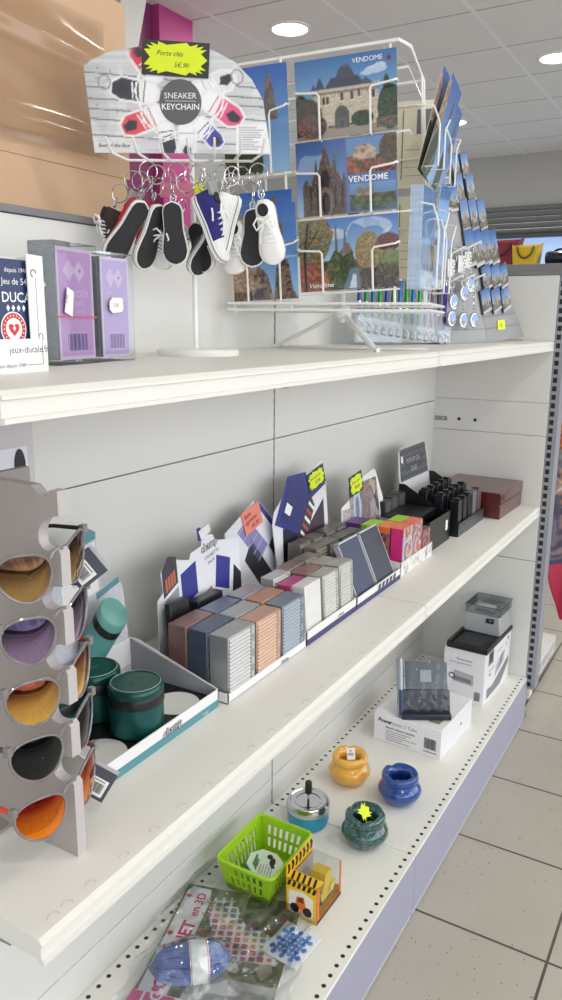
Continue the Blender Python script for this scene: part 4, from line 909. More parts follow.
o = print_part('scarf_cloth', sc, k, .24, .90, FS, 40, .8, bounds=lambda v: (.32 - .32*min(1, (v/.30))**.8 + .08*math.sin(v*9)*(v > .3), .45 + .55*min(1, v/.2)), warp=scw)
md = o.modifiers.new('Thickness', 'SOLIDIFY'); md.thickness = .003
DKC = mat('black_knit', (34, 34, 40), .9, var=.3, scale=120, bump=.5)
bgm = thing('dark_garment', 'folded dark garment hanging above the patterned scarf', 'garment', (1.43, -.46, .0))
def garm(u, v):
    a = u*2*PI; r = 1 + .12*math.sin(3*a + 4*v)
    return (.035*math.cos(a)*r, -.06 + .20*math.sin(a)*r*(.8 + .2*v), .97 + v*.175)
b = MB(); b.sheet(garm, 40, 12, DKC); b.add([garm(i/40, 1) for i in range(40)], [tuple(range(40))], DKC); b.add([garm(i/40, 0) for i in range(40)], [tuple(range(39, -1, -1))], DKC); b.build('knit_body', bgm, smooth=60)
b = MB(); b.box(-.002, .002, -.20, .08, 1.145, 1.156, BLACK); b.build('hanger_bar', bgm)

# ------------------------------------------------------------------ middle shelf
# white carton board standing at the back with a red top edge
t = thing('carton_board', 'tall pale carton board with red top edge and black oval hole behind the sunglasses', 'carton', (-.86, -.05, ZM))
b = MB(); LILW = mat('pale_pinkish_card', (206, 200, 203), .6, var=.01)
b.box(-.14, .1615, 0, .02, 0, .430, LILW); b.build('carton_panel', t, bevel=.001)
b = MB(); b.box(-.1405, .162, -.0006, .0206, .4265, .4306, mat('red_edge_tape', (190, 40, 60), .5)); b.build('red_edge', t, smooth=None)
b = MB(); b.prism([(.009*math.cos(a), .024*math.sin(a)) for a in [2*PI*k/30 for k in range(30)]], 0, .0008, BLACK, FY(.136, -.0014, .362)); b.build('oval_hole', t)
b = MB(); b.box(-.10, .150, -.0010, -.0002, .19, .388, mat('white_label_sheet', (226, 226, 236), .5, var=.01)); b.build('label_sheet', t, smooth=None)

# sunglasses stand
t = thing('sunglasses_stand', 'grey-beige upright sunglasses stand with scalloped edge and nose tabs', 'sunglasses stand', (-.8995, -.303, ZM))
SG = mat('beige_display_plastic', (160, 152, 147), .5, var=.02, scale=5)  # colour lowered to carry the shade on the board's face
tabs = (1.0567, .9966, .933, .8746, .8092)
pts = [(.0, 0), (.0, .083)]
zz = [q - ZM for q in tabs]
for k in range(4, -1, -1):
    z0 = zz[k]; top = (zz[k - 1] - .030) if k > 0 else .368
    pts += [(.0, z0 + .004), (.004, z0 + .008), (.016, z0 + .004)]
    c0 = z0 + .004; c1 = top
    for q in range(1, 12):
        a = PI*q/12; pts.append((.016 + .020*math.sin(a)**.8 - .016*(q/12), c0 + (c1 - c0)*(1 - math.cos(a))/2))
    pts.append((0, c1))
pts += [(0, .392), (.010, .392), (.016, .385), (.024, .386), (.034, .394), (.060, .3945), (.28, .393), (.28, 0)]
b = MB(); b.prism(pts, 0, .012, SG, YZ, side=mat('lit_board_edge', (188, 182, 182), .5, var=.02)); b.build('stand_board', t, smooth=None)  # edge is the same plastic, its colour lightened to look lit
b = MB(); b.box(-.05, .06, .10, .26, 0, .004, SG); b.box(.012, .075, .12, .128, .004, .392, SG); b.build('stand_foot', t, smooth=None)
FRM = mat('smoky_clear_frame', (124, 118, 118), .15, var=.15, coat=.8)
def lens_mat(name, top, bot):
    m = bpy.data.materials.new(name); m.use_nodes = True; nt = m.node_tree; b_ = nt.nodes['Principled BSDF']
    tc = nt.nodes.new('ShaderNodeTexCoord'); sp = nt.nodes.new('ShaderNodeSeparateXYZ'); rp = nt.nodes.new('ShaderNodeValToRGB'); mp = nt.nodes.new('ShaderNodeMapRange')
    nt.links.new(tc.outputs['Object'], sp.inputs[0]); nt.links.new(sp.outputs[2], mp.inputs['Value']); mp.inputs['From Min'].default_value = -.04; mp.inputs['From Max'].default_value = .006
    nt.links.new(mp.outputs[0], rp.inputs['Fac']); rp.color_ramp.elements[0].color = lin(bot); rp.color_ramp.elements[1].color = lin(tuple(v*.72 for v in top)); rp.color_ramp.elements[0].position = .1; rp.color_ramp.elements[1].position = .85
    nt.links.new(rp.outputs['Color'], b_.inputs['Base Color']); b_.inputs['Metallic'].default_value = .85; b_.inputs['Roughness'].default_value = .05
    return m
def lens_outline(sx, n=36):
    o = []
    for k in range(n):
        a = 2*PI*k/n; x, z = math.cos(a), math.sin(a)
        e = .80 if z > 0 else 1.0
        px_ = .0290*math.copysign(abs(x)**e, x); pz = (.0195 if z > 0 else .0265)*math.copysign(abs(z)**(.75 if z > 0 else .95), z)
        if z < 0: px_ *= 1 - .10*abs(z)
        o.append((sx*(.0365 + px_), -.015 + pz + .005*(px_/.0275)))
    return o
def wrap_pt(x, z, off=0.0):       # front of the glasses curves back towards the hinges
    return (x, (x/.066)**2*.016 + off, z)
def glasses(z, lens, temple, label, rz=.16, hang=None, back=None):
    t = thing('sunglasses', label, 'sunglasses', (-.9010, -.2985, z), rz, 'sunglasses on the scalloped stand')
    for sx in (-1, 1):
        ol = lens_outline(sx); P = [wrap_pt(x, zz_) for x, zz_ in ol]
        fr = MB(); fr.tube(P, .0016, FRM, 8, True); fr.build('lens_rim', t)
        lm = MB(); cx = sum(p[0] for p in P)/len(P); cz = sum(p[2] for p in P)/len(P); rings = [[tuple(Vector((cx + (p[0]-cx)*s, wrap_pt(cx + (p[0]-cx)*s, 0)[1] - .0035*(1 - s*s), cz + (p[2]-cz)*s))) for p in P] for s in (.98, .75, .5, .25, .02)]
        lm.loft(rings, lens, caps=False); lo = lm.build('lens', t, smooth=180)
        te = MB(); hx = sx*.0665
        te.tube([(hx - sx*.002, .016, .002), (hx, .020, .003), (hx - sx*.003, .05, .003), (hx - sx*.006, .10, -.002), (hx - sx*.009, .135, -.022)], [.0032, .0026, .0024, .0026, .003], temple, 8, flat=.55); te.build('temple', t)
        hg = MB(); hg.box(hx - .0035, hx + .0035, .0125, .0195, -.002, .0075, FRM); hg.build('hinge', t, bevel=.0008)
    br = MB(); br.tube([(-.0105, .0, -.006), (-.006, -.0015, .0005), (0, -.002, .002), (.006, -.0015, .0005), (.0105, .0, -.006)], .0022, FRM, 8)
    br.tube([(-.012, .003, -.012), (-.008, .006, -.016)], .0018, FRM, 6); br.tube([(.012, .003, -.012), (.008, .006, -.016)], .0018, FRM, 6); br.build('bridge', t)
    if hang:
        g = MB(); F = frame((.058, .013, -.040), (.152, -.61, -.78), (-.84, -.49, .225)) @ T(-.002, .006, 0) @ RZ(hang[0])
        g.box(-.014, .018, -.020, .014, 0, .0008, mat('slate_hang_tag', (66, 70, 82), .5), F); g.box(-.014, .018, -.020, .018, -.0009, -.0001, CARDG, F)
        g2 = MB(); g2.box(-.006, .014, -.016, .003, .0008, .0014, CARDW, F); barcode(g2, -.003, -.013, .014, .011, INK, F @ T(0, 0, .0014)); g2.box(-.003, .010, .0, .0012, .0014, .0016, GINK, F)
        go = g.build('hang_tag', t, smooth=None); g2.build('tag_barcode', go, smooth=None)
    return t
BLKT = mat('black_temple', (36, 34, 36), .25); PURT = mat('purple_temple', (110, 34, 130), .25); REDT = mat('red_temple', (206, 58, 44), .25); GRYT = mat('smoke_temple', (80, 78, 82), .25)
ORT = mat('red_orange_temple', (214, 62, 40), .25)
glasses(1.0640, lens_mat('bronze_mirror', (84, 52, 38), (176, 140, 88)), BLKT, 'topmost sunglasses with bronze mirror lenses and a barcode tag', hang=(0,))
glasses(1.0030, lens_mat('violet_tint', (70, 62, 96), (160, 134, 172)), PURT, 'second sunglasses from the top with violet lenses and purple temples')
glasses(.9400, lens_mat('gold_mirror', (150, 70, 48), (240, 190, 96)), REDT, 'third sunglasses from the top with gold-orange mirror lenses')
glasses(.8810, lens_mat('black_tint', (40, 40, 44), (52, 56, 56)), GRYT, 'fourth sunglasses from the top with black lenses')
glasses(.8160, lens_mat('fire_mirror', (190, 36, 20), (252, 140, 26)), ORT, 'lowest sunglasses with fiery orange-red mirror lenses and a barcode tag', hang=(.35,))

# ---- display trays
WT = mat('tray_white_card', (232, 231, 230), .5, var=.01)
def tray(t, w, d, hf, hb, face, inside, edge_band=None, lip=.0015):
    b = MB(); q = lip
    b.box(0, w, 0, d, 0, q, inside); b.box(0, w, 0, q, 0, hf, face)
    for x0 in (0, w - q):
        b.prism([(0, 0), (d, 0), (d, hb), (d*.9, hb), (0, hf)], x0, x0 + q, face, YZ)
    b.box(0, w, d - q, d, 0, hb, face); o = b.build('tray', t, smooth=None)
    if edge_band: p = MB(); p.box(0, w, -.0004, .0, .0, hf*.42, edge_band); p.build('front_band', o, smooth=None)
    return o
# stub-out tins
TEAL = mat('teal_band_ink', (86, 142, 152), .5, var=.02); TDARK = mat('deep_green_tin', (24, 84, 80), .28, .35, var=.03); TLID = mat('dark_green_lid', (24, 76, 68), .25, .35, var=.03); TRIM = mat('black_tin_collar', (20, 26, 28), .35)
t = thing('ashtray_tray', 'white and teal card tray with black inlay holding green tins', 'display tray', (-.80, -.2405, ZM))
W_, D_ = .2445, .165
o = tray(t, W_, D_, .0278, .072, WT, BLACK, TEAL)
p = MB(); F = FY(0, -.0008, 0); p.text('champ', .0150, INK, F @ T(.118, .0105, 0) @ RZ(.08), bold=.055, shear=.15); p.text('champ', .0150, WINK, F @ T(.118, .0105, .0002) @ RZ(.08), bold=-.012, shear=.15); p.text('to go', .006, WINK, F @ T(.205, .0035, .0003)); p.build('tray_lettering', o, smooth=None)
INL = mat('grey_inner_card', (150, 152, 158), .6)
b = MB(); b.box(.0015, W_ - .0015, .0015, D_ - .0015, .0015, .014, BLACK); io = b.build('black_inlay', t, smooth=None)
b = MB()
for x in (.045, .122, .199):
    for y in (.042, .120): b.lathe([(.034, .0142), (.034, .0144), (.0001, .0144)], CARDW if (x, y) in ((.199, .042), (.045, .042)) else BLACK, T(x, y, 0), 36)
b.build('round_cutouts', io)
b = MB(); b.prism([(.001, .003), (D_ - .002, .003), (D_ - .002, .071), (.003, .0275)], W_ - .0022, W_ - .0017, INL, YZ); b.build('inner_wall', o, smooth=None)
# header of the tray
hp = [(0, 0), (W_, 0), (W_ - .004, .155), (W_ - .012, .172), (W_ - .05, .165), (W_ - .050, .250), (W_ - .062, .258), (.02, .215), (0, .18)]
HM = T(0, D_ - .002, 0) @ RX(math.radians(-4)) @ frame((0, 0, 0), (1, 0, 0), (0, -1, 0))
b = MB(); b.prism(hp, 0, .0015, mat('speckled_grey_card', (198, 200, 208), .6, var=.12, scale=350), HM); ho = b.build('header_card', t, smooth=None)
p = MB(); p.prism([(W_ - .115, .228), (W_ - .051, .240), (W_ - .050, .250), (W_ - .062, .257), (W_ - .12, .244)], .0016, .0019, TEAL, HM); p.prism([(W_ - .06, .150), (W_ - .010, .163), (W_ - .012, .172), (W_ - .06, .160)], .0016, .0019, TEAL, HM)
p.prism([(W_ - .125, .150), (W_ - .054, .164), (W_ - .054, .236), (W_ - .125, .222)], .0016, .0018, WT, HM)
H2 = HM @ T(W_ - .108, .203, .0021) @ RZ(.17)
p.text('champ', .020, INK, H2 @ T(.005, .0, 0), bold=.03, shear=.15); p.text('CIGARETTE', .0085, INK, H2 @ T(.006, -.013, 0)); p.text('TO GO ASHTRAY', .0085, INK, H2 @ T(.0, -.024, 0)); p.build('header_lettering', ho, smooth=None)
def can_print(M, mb, r, h):
    mb.lathe([(r, 0), (r, h*.62)], mat('pale_teal_can', (86, 146, 140), .4), M, 28); mb.lathe([(r*1.03, h*.62), (r*1.03, h*.80)], TRIM, M, 28, False, False)
    mb.lathe([(r*1.04, h*.80), (r*1.04, h*.97), (r*.98, h), (.0001, h)], mat('pale_teal_lid', (92, 150, 142), .35), M, 28)
b = MB(); can_print(HM @ T(W_ - .088, .088, .014) @ Matrix.Scale(.5, 4, (0, 0, 1)) @ RZ(-.42) @ RX(-PI/2 + .75), b, .028, .076); co = b.build('pictured_can', ho, smooth=50); co['label'] = 'pale teal tin pictured on the header card'
def tin(x, y, label):
    t = thing('ashtray_tin', label, 'tin', (-.80 + x, -.2405 + y, ZM + .0146), 0, 'green tins in the teal tray')
    MB().lathe([(.0001, 0), (.0335, 0), (.036, .003), (.0362, .036), (.0355, .042)], TDARK, cap0=False, cap1=False, n=48).build('tin_body', t)
    MB().lathe([(.0352, .042), (.0368, .0425), (.0372, .044), (.0372, .056), (.0366, .057)], TRIM, cap0=False, cap1=False, n=48).build('collar', t)
    MB().lathe([(.0366, .057), (.0372, .058), (.0372, .0645), (.0350, .068), (.0320, .0690), (.0308, .0676), (.0001, .0672)], TLID, cap0=False, cap1=False, n=48).build('lid', t)
    b = MB(); b.tube([(.0325*math.cos(a), .0325*math.sin(a), .0688) for a in [2*PI*k/48 for k in range(48)]], .0005, mat('pale_rim_line', (150, 190, 180), .4), 5, True); b.box(-.010, .012, -.003, .003, .0672, .0676, mat('embossed_lid_mark', (28, 80, 74), .4)); b.build('lid_rim', t)
tin(.1160, .0420, 'dark green lidded tin in the front of the teal tray')
tin(.1180, .1205, 'dark green lidded tin behind the front one in the teal tray')
tin(.0410, .1215, 'dark green lidded tin at the back of the tray behind the sunglasses')

# ---- slim flip cases
def case(loc, w, d, h, col, rib, label, grp, lean=0.0, ribs=True, metal=.55, rough=.32, rz=0.0):
    t = thing('cigarette_case', label, 'cigarette case', loc, rz, grp); t.rotation_euler = (lean, 0, rz)
    m1 = mat('case_%d_%d_%d' % col, col, rough, metal, var=.03, scale=40); m2 = mat('ribs_%d_%d_%d' % rib, rib, .38, metal*.8, var=.03)
    MB().box(0, w, 0, d, 0, h, m1).build('case_body', t, bevel=.0014)
    if lean < -.3: MB().box(-.003, .0, .001, d - .001, .001, h - .001, mat('pale_case_edge', (196, 198, 204), .3, .3)).box(w, w + .003, .001, d - .001, .001, h - .001, mat('pale_case_edge', (196, 198, 204), .3, .3)).box(0, w, .001, d - .001, h, h + .003, mat('pale_case_edge', (196, 198, 204), .3, .3)).build('pale_edges', t, smooth=None)
    if ribs:
        b = MB(); n = 15
        b.box(.002, w*.80, -.0006, .0004, .002, h - .002, m2)
        sec = []
        for k in range(n):
            z = .004 + (h - .008)*k/n; q = (h - .008)/n
            b.loft([[(x, -.0004, z), (x, -.0021, z + q*.35), (x, -.0021, z + q*.6), (x, -.0004, z + q*.95)] for x in (.002, w*.80)], m2)
        b.build('ribbed_front', t, smooth=None)['kind'] = 'stuff'
        b = MB(); b.box(w*.83, w - .001, -.0010, .0004, .002, h - .002, m1)
        for k in range(4): b.box(w*.86, w - .004, -.0014, -.0009, .010 + k*h*.25, .012 + k*h*.25 + h*.1, m2)
        b.build('hinge_strip', t, smooth=None)
    return t
SIL, SILR = (170, 172, 174), (206, 207, 208); STB, STBR = (92, 104, 124), (150, 162, 178); ROS, ROSR = (148, 118, 112), (176, 150, 142); RGO, RGOR = (204, 168, 148), (216, 182, 160); SBL, SBLR = (136, 144, 158), (176, 184, 194); BLK, TAU = (40, 40, 44), (150, 136, 126)
t = thing('cigarette_case_tray', 'white tray of metallic ribbed cases with a purple-photo header card', 'display tray', (-.5442, -.2505, ZM))
o = tray(t, .2365, .165, .016, .020, WT, WT)
p = MB(); p.text('champ', .0095, GINK, FY(.15, -.0008, .004), bold=.02, shear=.15); p.box(.0, .2365, -.0004, 0, 0, .004, CARDG); p.build('tray_lettering', o, smooth=None)
# header: stepped card with printed cases
HT = T(.040, .150, .012) @ RX(math.radians(-5)) @ frame((0, 0, 0), (1, 0, 0), (0, -1, 0))
b = MB(); b.prism([(-.012, 0), (.225, 0), (.232, .155), (.16, .165), (.155, .178), (.125, .182), (.12, .165), (.09, .16), (.085, .150), (.030, .165), (.010, .148), (.012, .115), (-.004, .105)], 0, .0015, mat('header_white_card', (226, 228, 234), .5, var=.01), HT); ho = b.build('header_card', t, smooth=None)
p = MB(); BL1 = mat('royal_blue_ink', (46, 52, 138), .4); PUR = mat('muted_purple_ink', (120, 116, 164), .4); DPL = mat('dark_plum_ink', (84, 62, 84), .4); ORG = mat('burnt_orange_ink', (186, 108, 76), .5)
p.prism([(.012, .105), (.050, .122), (.050, .165), (.030, .170), (.012, .150)], .0016, .002, mat('dark_photo_ink', (62, 60, 66), .4), HT)
for k in range(4): p.prism([(.018 + .007*k, .112 + .003*k), (.023 + .007*k, .114 + .003*k), (.023 + .007*k, .136 + .003*k), (.018 + .007*k, .134 + .003*k)], .002, .0022, ORG, HT)
p.prism([(.014, .080), (.050, .096), (.050, .115), (.014, .100)], .0016, .002, mat('grey_photo_ink', (150, 152, 160), .5), HT)
p.prism([(.058, .075), (.10, .09), (.10, .145), (.058, .132)], .0016, .002, BL1, HT); p.prism([(.150, .085), (.190, .070), (.200, .125), (.160, .140)], .0016, .002, BL1, HT)
p.prism([(.105, .05), (.14, .06), (.14, .09), (.105, .08)], .0016, .002, mat('mauve_photo_ink', (140, 96, 120), .5), HT); p.prism([(.20, .06), (.228, .05), (.23, .09), (.21, .11)], .0016, .002, INK, HT)
H3 = HT @ T(.118, .152, .0018) @ RZ(.18); p.text('champ', .0185, INK, H3, bold=.055, shear=.15); p.text('champ', .0185, WINK, H3 @ T(0, 0, .0002), bold=-.012, shear=.15); p.text('CIGARETTE', .0085, INK, H3 @ T(.005, -.015, 0)); p.text('PACK', .0085, INK, H3 @ T(.012, -.026, 0)); p.build('header_print', ho, smooth=None)
p = MB(); p.prism([(.118, .176), (.146, .186), (.142, .200), (.112, .192)], .003, .0045, WT, HT); p.prism([(.112, .176), (.122, .176), (.118, .198), (.110, .197)], .002, .0044, BL1, HT); p.build('popped_flap', ho, smooth=None)
G1 = 'metallic cases in the first white tray'; X0 = -.5375; Y0 = -.2465; names = ['tin-tray end', 'middle column', 'far column']
grid = {(0, 0): (SIL, SILR, 'bright silver'), (0, 1): (STB, STBR, 'steel blue'), (0, 2): (ROS, ROSR, 'rose taupe'), (1, 0): (RGO, RGOR, 'rose gold'), (1, 1): ((176, 178, 184), SILR, 'pale silver'), (1, 2): ((118, 126, 146), STBR, 'blue grey'), (2, 0): (SBL, (168, 180, 192), 'silver blue'), (2, 1): ((190, 150, 126), RGOR, 'copper rose'), (2, 2): ((160, 164, 172), SILR, 'cool silver')}
for (cx, rw), (c1, c2, nm) in grid.items():
    case((X0 + cx*.0775, Y0 + rw*.0385, ZM + .0018), .0715, .034, .097 + .002*(cx == 0), c1, c2, '%s ribbed cigarette case, %s of the first white tray, %s row' % (nm, names[cx], ['front', 'second', 'third'][rw]), G1)
case((X0 + .090, Y0 + .120, ZM + .0018), .07, .020, .102, BLK, BLK, 'black cigarette case standing behind the metallic ones in the first white tray', G1, ribs=False, metal=.2)
case((X0 + .028, Y0 + .117, ZM + .0018), .048, .012, .116, BLK, BLK, 'thin black slab case leaning on the printed header of the first white tray', G1, ribs=False, lean=-.10, metal=.2)
# tilted purple header with its pink sticker
t = thing('tilted_header_card', 'tilted card printed with purple and plum cases, wearing a salmon pink price sticker', 'display card', (-.135, -.072, ZM - .0))
TM = T(0, 0, -.0) @ RX(math.radians(-7)) @ frame((0, 0, 0), (1, 0, 0), (0, -1, 0))
b = MB(); b.prism([(-.13, .0), (.150, 0), (.155, .030), (.0, .200), (-.022, .207), (-.13, .165)], 0, .0015, mat('header_white_card', (226, 228, 234), .5), TM); ho = b.build('card_sheet', t, smooth=None)
p = MB(); p.prism([(-.09, .158), (-.05, .178), (.012, .112), (-.026, .085)], .0016, .002, mat('lavender_ink', (136, 132, 182), .4), TM)
for k in range(5): p.prism([(-.088 + .015*k, .155 - .0165*k), (-.050 + .014*k, .174 - .0155*k), (-.049 + .014*k, .172 - .0155*k), (-.087 + .015*k, .153 - .0165*k)], .002, .0021, mat('pale_lavender_ink', (176, 174, 208), .4), TM)
p.prism([(.015, .108), (.050, .138), (.128, .045), (.088, .012)], .0016, .002, DPL, TM); p.prism([(-.075, .10), (-.045, .135), (.02, .05), (-.015, .02)], .0016, .002, mat('charcoal_photo_ink', (52, 52, 60), .4), TM)
p.prism([(-.022, .206), (-.002, .200), (.050, .143), (.040, .138)], .0016, .0021, BL1, TM); p.build('card_print', ho, smooth=None)
p = MB(); SM = TM @ T(-.064, .146, .003) @ RZ(.22); p.box(0, .066, 0, .046, 0, .0008, mat('salmon_pink_sticker', (240, 140, 124), .6), SM)
for s_, x, y in (('Boîte', .006, .030), ('cigarettes', .004, .018), ('4€,00', .024, .005)): p.text(s_, .0115, mat('dark_red_pen', (120, 30, 40), .6), SM @ T(x, y, .001) @ RZ(.05), shear=.3, bold=.01)
so = p.build('price_sticker', t, smooth=None); so['label'] = 'salmon pink handwritten price sticker'

# second tray: white and silver cases
G2 = 'cases in the second white tray'
t = thing('cigarette_case_tray', 'narrow white tray with white, pink and silver cases beside the slate ones', 'display tray', (-.300, -.248, ZM)); o = tray(t, .200, .165, .026, .030, WT, WT, mat('navy_band_ink', (60, 62, 110), .5)); p = MB(); p.text('champ', .009, GINK, FY(.12, -.0008, .0135), bold=.02, shear=.15); p.build('tray_lettering', o, smooth=None)
t2 = thing('case_header_card', 'white header card with navy open case photo and neon price tag', 'display card', (.005, -.085, ZM))
H4 = T(0, 0, .001) @ RX(math.radians(-6)) @ frame((0, 0, 0), (1, 0, 0), (0, -1, 0))
b = MB(); b.prism([(-.120, 0), (.105, 0), (.110, .215), (.100, .252), (.045, .232), (-.035, .228), (-.118, .175), (-.128, .150)], 0, .0015, mat('header_white_card', (226, 228, 234), .5), H4); ho = b.build('card_sheet', t2, smooth=None)
p = MB(); p.prism([(-.105, .0), (.02, 0), (.0, .115), (-.09, .135)], .0016, .002, mat('black_navy_ink', (30, 32, 50), .4), H4); p.prism([(.005, .015), (.085, .02), (.092, .165), (.012, .115)], .0016, .002, mat('aubergine_ink', (66, 52, 68), .4), H4)
p.prism([(-.120, .150), (-.035, .112), (.035, .190), (.020, .235), (-.055, .238)], .0022, .0032, BL1, H4); p.prism([(-.10, .152), (-.035, .124), (.02, .188), (.005, .226), (-.05, .230)], .0032, .0036, mat('deep_navy_ink', (44, 50, 112), .35), H4)
p.prism([(-.038, .108), (-.012, .072), (.048, .158), (.034, .186)], .0022, .003, mat('dark_photo_ink', (62, 60, 66), .4), H4)
for k in range(6): p.prism([(-.034 + .011*k, .098 + .0135*k), (-.014 + .011*k, .080 + .0135*k), (-.010 + .011*k, .086 + .0135*k), (-.030 + .011*k, .104 + .0135*k)], .003, .0034, [ORG, WINK][k % 2] if k % 2 else mat('brick_red_ink', (176, 84, 80), .5), H4)
p.prism([(-.082, .168), (-.062, .156), (-.048, .172), (-.068, .186)], .0036, .004, WINK, H4); p.prism([(.0, .165), (.105, .195), (.105, .204), (.01, .178)], .0016, .0024, BL1, H4); p.prism([(.0, .0), (.035, .0), (.05, .07), (.02, .085)], .0022, .003, mat('mid_blue_ink', (84, 96, 150), .4), H4); p.build('card_print', ho, smooth=None)
p = MB(); SM = H4 @ T(.062, .214, .004) @ RZ(.20) @ Matrix.Scale(.86, 4); p.box(-.046, .046, -.024, .024, 0, .0008, mat('black_card', (58, 58, 56), .7), SM); p.prism(STAR(.086, .044, 15, .80), .0009, .0016, NEON, SM); p.text('Boîte cigarettes', .0085, PEN, SM @ T(-.032, .004, .002), shear=.2); p.text('5€,90', .012, PEN, SM @ T(-.012, -.012, .002), shear=.2, bold=.01); so = p.build('price_tag', t2, smooth=None); so['label'] = 'neon yellow starburst price tag'
WHB, PNK = (226, 226, 224), (216, 96, 150)
z_ = ZM + .0018
case((-.292, -.2435, z_), .058, .026, .102, WHB, WHB, 'glossy white case at the tray end next to the silver blue one', G2, ribs=False, metal=.1, lean=-.06)
case((-.292, -.210, z_), .058, .028, .098, PNK, (232, 150, 186), 'hot pink case behind the glossy white one', G2)
case((-.292, -.176, z_), .058, .028, .104, (206, 206, 204), SILR, 'off-white case two behind the glossy white one', G2)
case((-.226, -.2435, z_), .060, .030, .102, (186, 186, 182), (214, 214, 210), 'silver ribbed case, first of two in the second tray front row', G2, lean=-.05)
case((-.226, -.205, z_), .060, .030, .100, (172, 128, 128), ROSR, 'dusty rose case behind the first silver ribbed one of the second tray', G2)
case((-.226, -.168, z_), .060, .030, .102, (164, 138, 122), TAU, 'tan case third row behind the dusty rose one', G2)
case((-.160, -.2435, z_), .056, .030, .104, (178, 178, 174), (208, 208, 204), 'silver ribbed case, next to the slate ones in the front row', G2, lean=-.05)
case((-.160, -.205, z_), .056, .030, .100, (170, 166, 160), (196, 192, 186), 'warm grey case behind the silver one next to the slate cases', G2)
case((-.160, -.168, z_), .056, .030, .102, (150, 142, 134), (182, 176, 168), 'taupe grey case third row in the second tray', G2)
# third tray: slate cases leaning back
t = thing('cigarette_case_tray', 'short white tray with two slate blue cases leaning back', 'display tray', (-.096, -.248, ZM)); o = tray(t, .222, .165, .024, .028, WT, WT, mat('navy_band_ink', (60, 62, 110), .5))
p = MB()
for k in range(5): p.prism([(.10 + .02*k, .011), (.112 + .02*k, .011), (.116 + .02*k, .021), (.104 + .02*k, .021)], 0, .0003, mat('charcoal_photo_ink', (52, 52, 60), .4), FY(0, -.0004, 0))
p.build('tray_pattern', o, smooth=None)
G3 = 'slate and taupe cases in the third tray'; SLT = (62, 70, 96); ST2 = (58, 62, 74)
case((-.076, -.240, ZM + .020), .086, .014, .108, SLT, SLT, 'slate blue slab case leaning back next to the silver ribbed ones', G3, ribs=False, lean=-.42, metal=.2, rough=.35)
case((.022, -.240, ZM + .020), .086, .014, .108, ST2, ST2, 'dark slate slab case with pale edges leaning back beside the coloured packs', G3, ribs=False, lean=-.42, metal=.2, rough=.35)
for i, (x, c, c2, nm) in enumerate(((-.092, (132, 126, 116), (176, 170, 160), 'taupe ribbed case behind the slate blue slab'), (-.038, (120, 116, 110), (164, 160, 152), 'grey-brown ribbed case between the two slabs, behind them'), (.020, (110, 106, 100), (150, 146, 140), 'dim grey ribbed case behind the dark slate slab'), (.070, (96, 92, 88), (140, 136, 130), 'dark taupe ribbed case nearest the coloured packs'))):
    case((x, -.155, z_), .050, .030, .106 - .002*i, c, c2, nm.replace('nearest', 'right beside'), G3, lean=0)
    case((x, -.118, z_), .050, .030, .108, c, c2, ['taupe case in the last row of the third tray, by the rib tray', 'second case of the last row of the third tray', 'third case of the last row of the third tray', 'fourth case of the last row of the third tray, by the packs'][i], G3)
# pale strips along the slab edges
# ---- coloured packs
ZEB = Ink(160, 30, (228, 226, 224))
for k in range(46):
    u = random.random(); ZEB.line([(u, random.random()), (u + random.uniform(-.05, .05), random.random())], .008, (128, 120, 124))
t = thing('pack_tray', 'low tray patterned in grey and white with bright coloured packs', 'display tray', (.133, -.2455, ZM)); o = tray(t, .200, .150, .033, .045, WT, WT)
print_part('tray_pattern', o, ZEB, .200, .033, FY(0, -.0005, 0), 60, .5)
H5 = T(.022, .146, .004) @ RX(math.radians(-6)) @ frame((0, 0, 0), (1, 0, 0), (0, -1, 0))
b = MB(); b.prism([(0, 0), (.225, 0), (.235, .110), (.20, .185), (.19, .190), (.06, .172), (.045, .140), (.0, .128), (-.004, .10)], 0, .0015, WT, H5); ho = b.build('header_card', t, smooth=None)
k = Ink(120, 90, (150, 140, 150)); k.mottle(k.R(0, 0, 1, 1), [(96, 92, 108), (140, 128, 136), (170, 160, 166), (80, 76, 90), (190, 170, 150)], 6, 71); k.ell(.25, .5, .13, .42, (170, 214, 224)); k.ell(.25, .5, .07, .25, (150, 120, 150)); k.mottle(k.R(.38, 0, .68, 1), [(128, 110, 112), (150, 132, 130)], 30, 73)
print_part('header_picture', ho, k, .165, .115, H5 @ T(.042, .055, .0018), 50, .35, bounds=lambda v: (0, 1 - .12*max(0, v - .5)))
k = Ink(40, 90, (214, 212, 210)); k.mottle(k.R(0, 0, 1, 1), [(214, 212, 210), (150, 144, 150), (226, 224, 222)], 8, 75); print_part('header_pattern', ho, k, .038, .115, H5 @ T(.003, .006, .0018), 16)
p = MB(); SM = H5 @ T(.078, .172, .004) @ RZ(.12); p.box(-.036, .036, -.024, .024, 0, .0008, mat('black_card', (58, 58, 56), .7), SM); p.prism(STAR(.068, .044, 13, .80), .0009, .0016, NEON, SM); p.text('Paquet cartes', .008, PEN, SM @ T(-.024, .004, .002), shear=.2); p.text('4€,50', .011, PEN, SM @ T(-.012, -.011, .002), shear=.2, bold=.01); so = p.build('price_tag', ho, smooth=None); so['label'] = 'neon yellow starburst price tag'
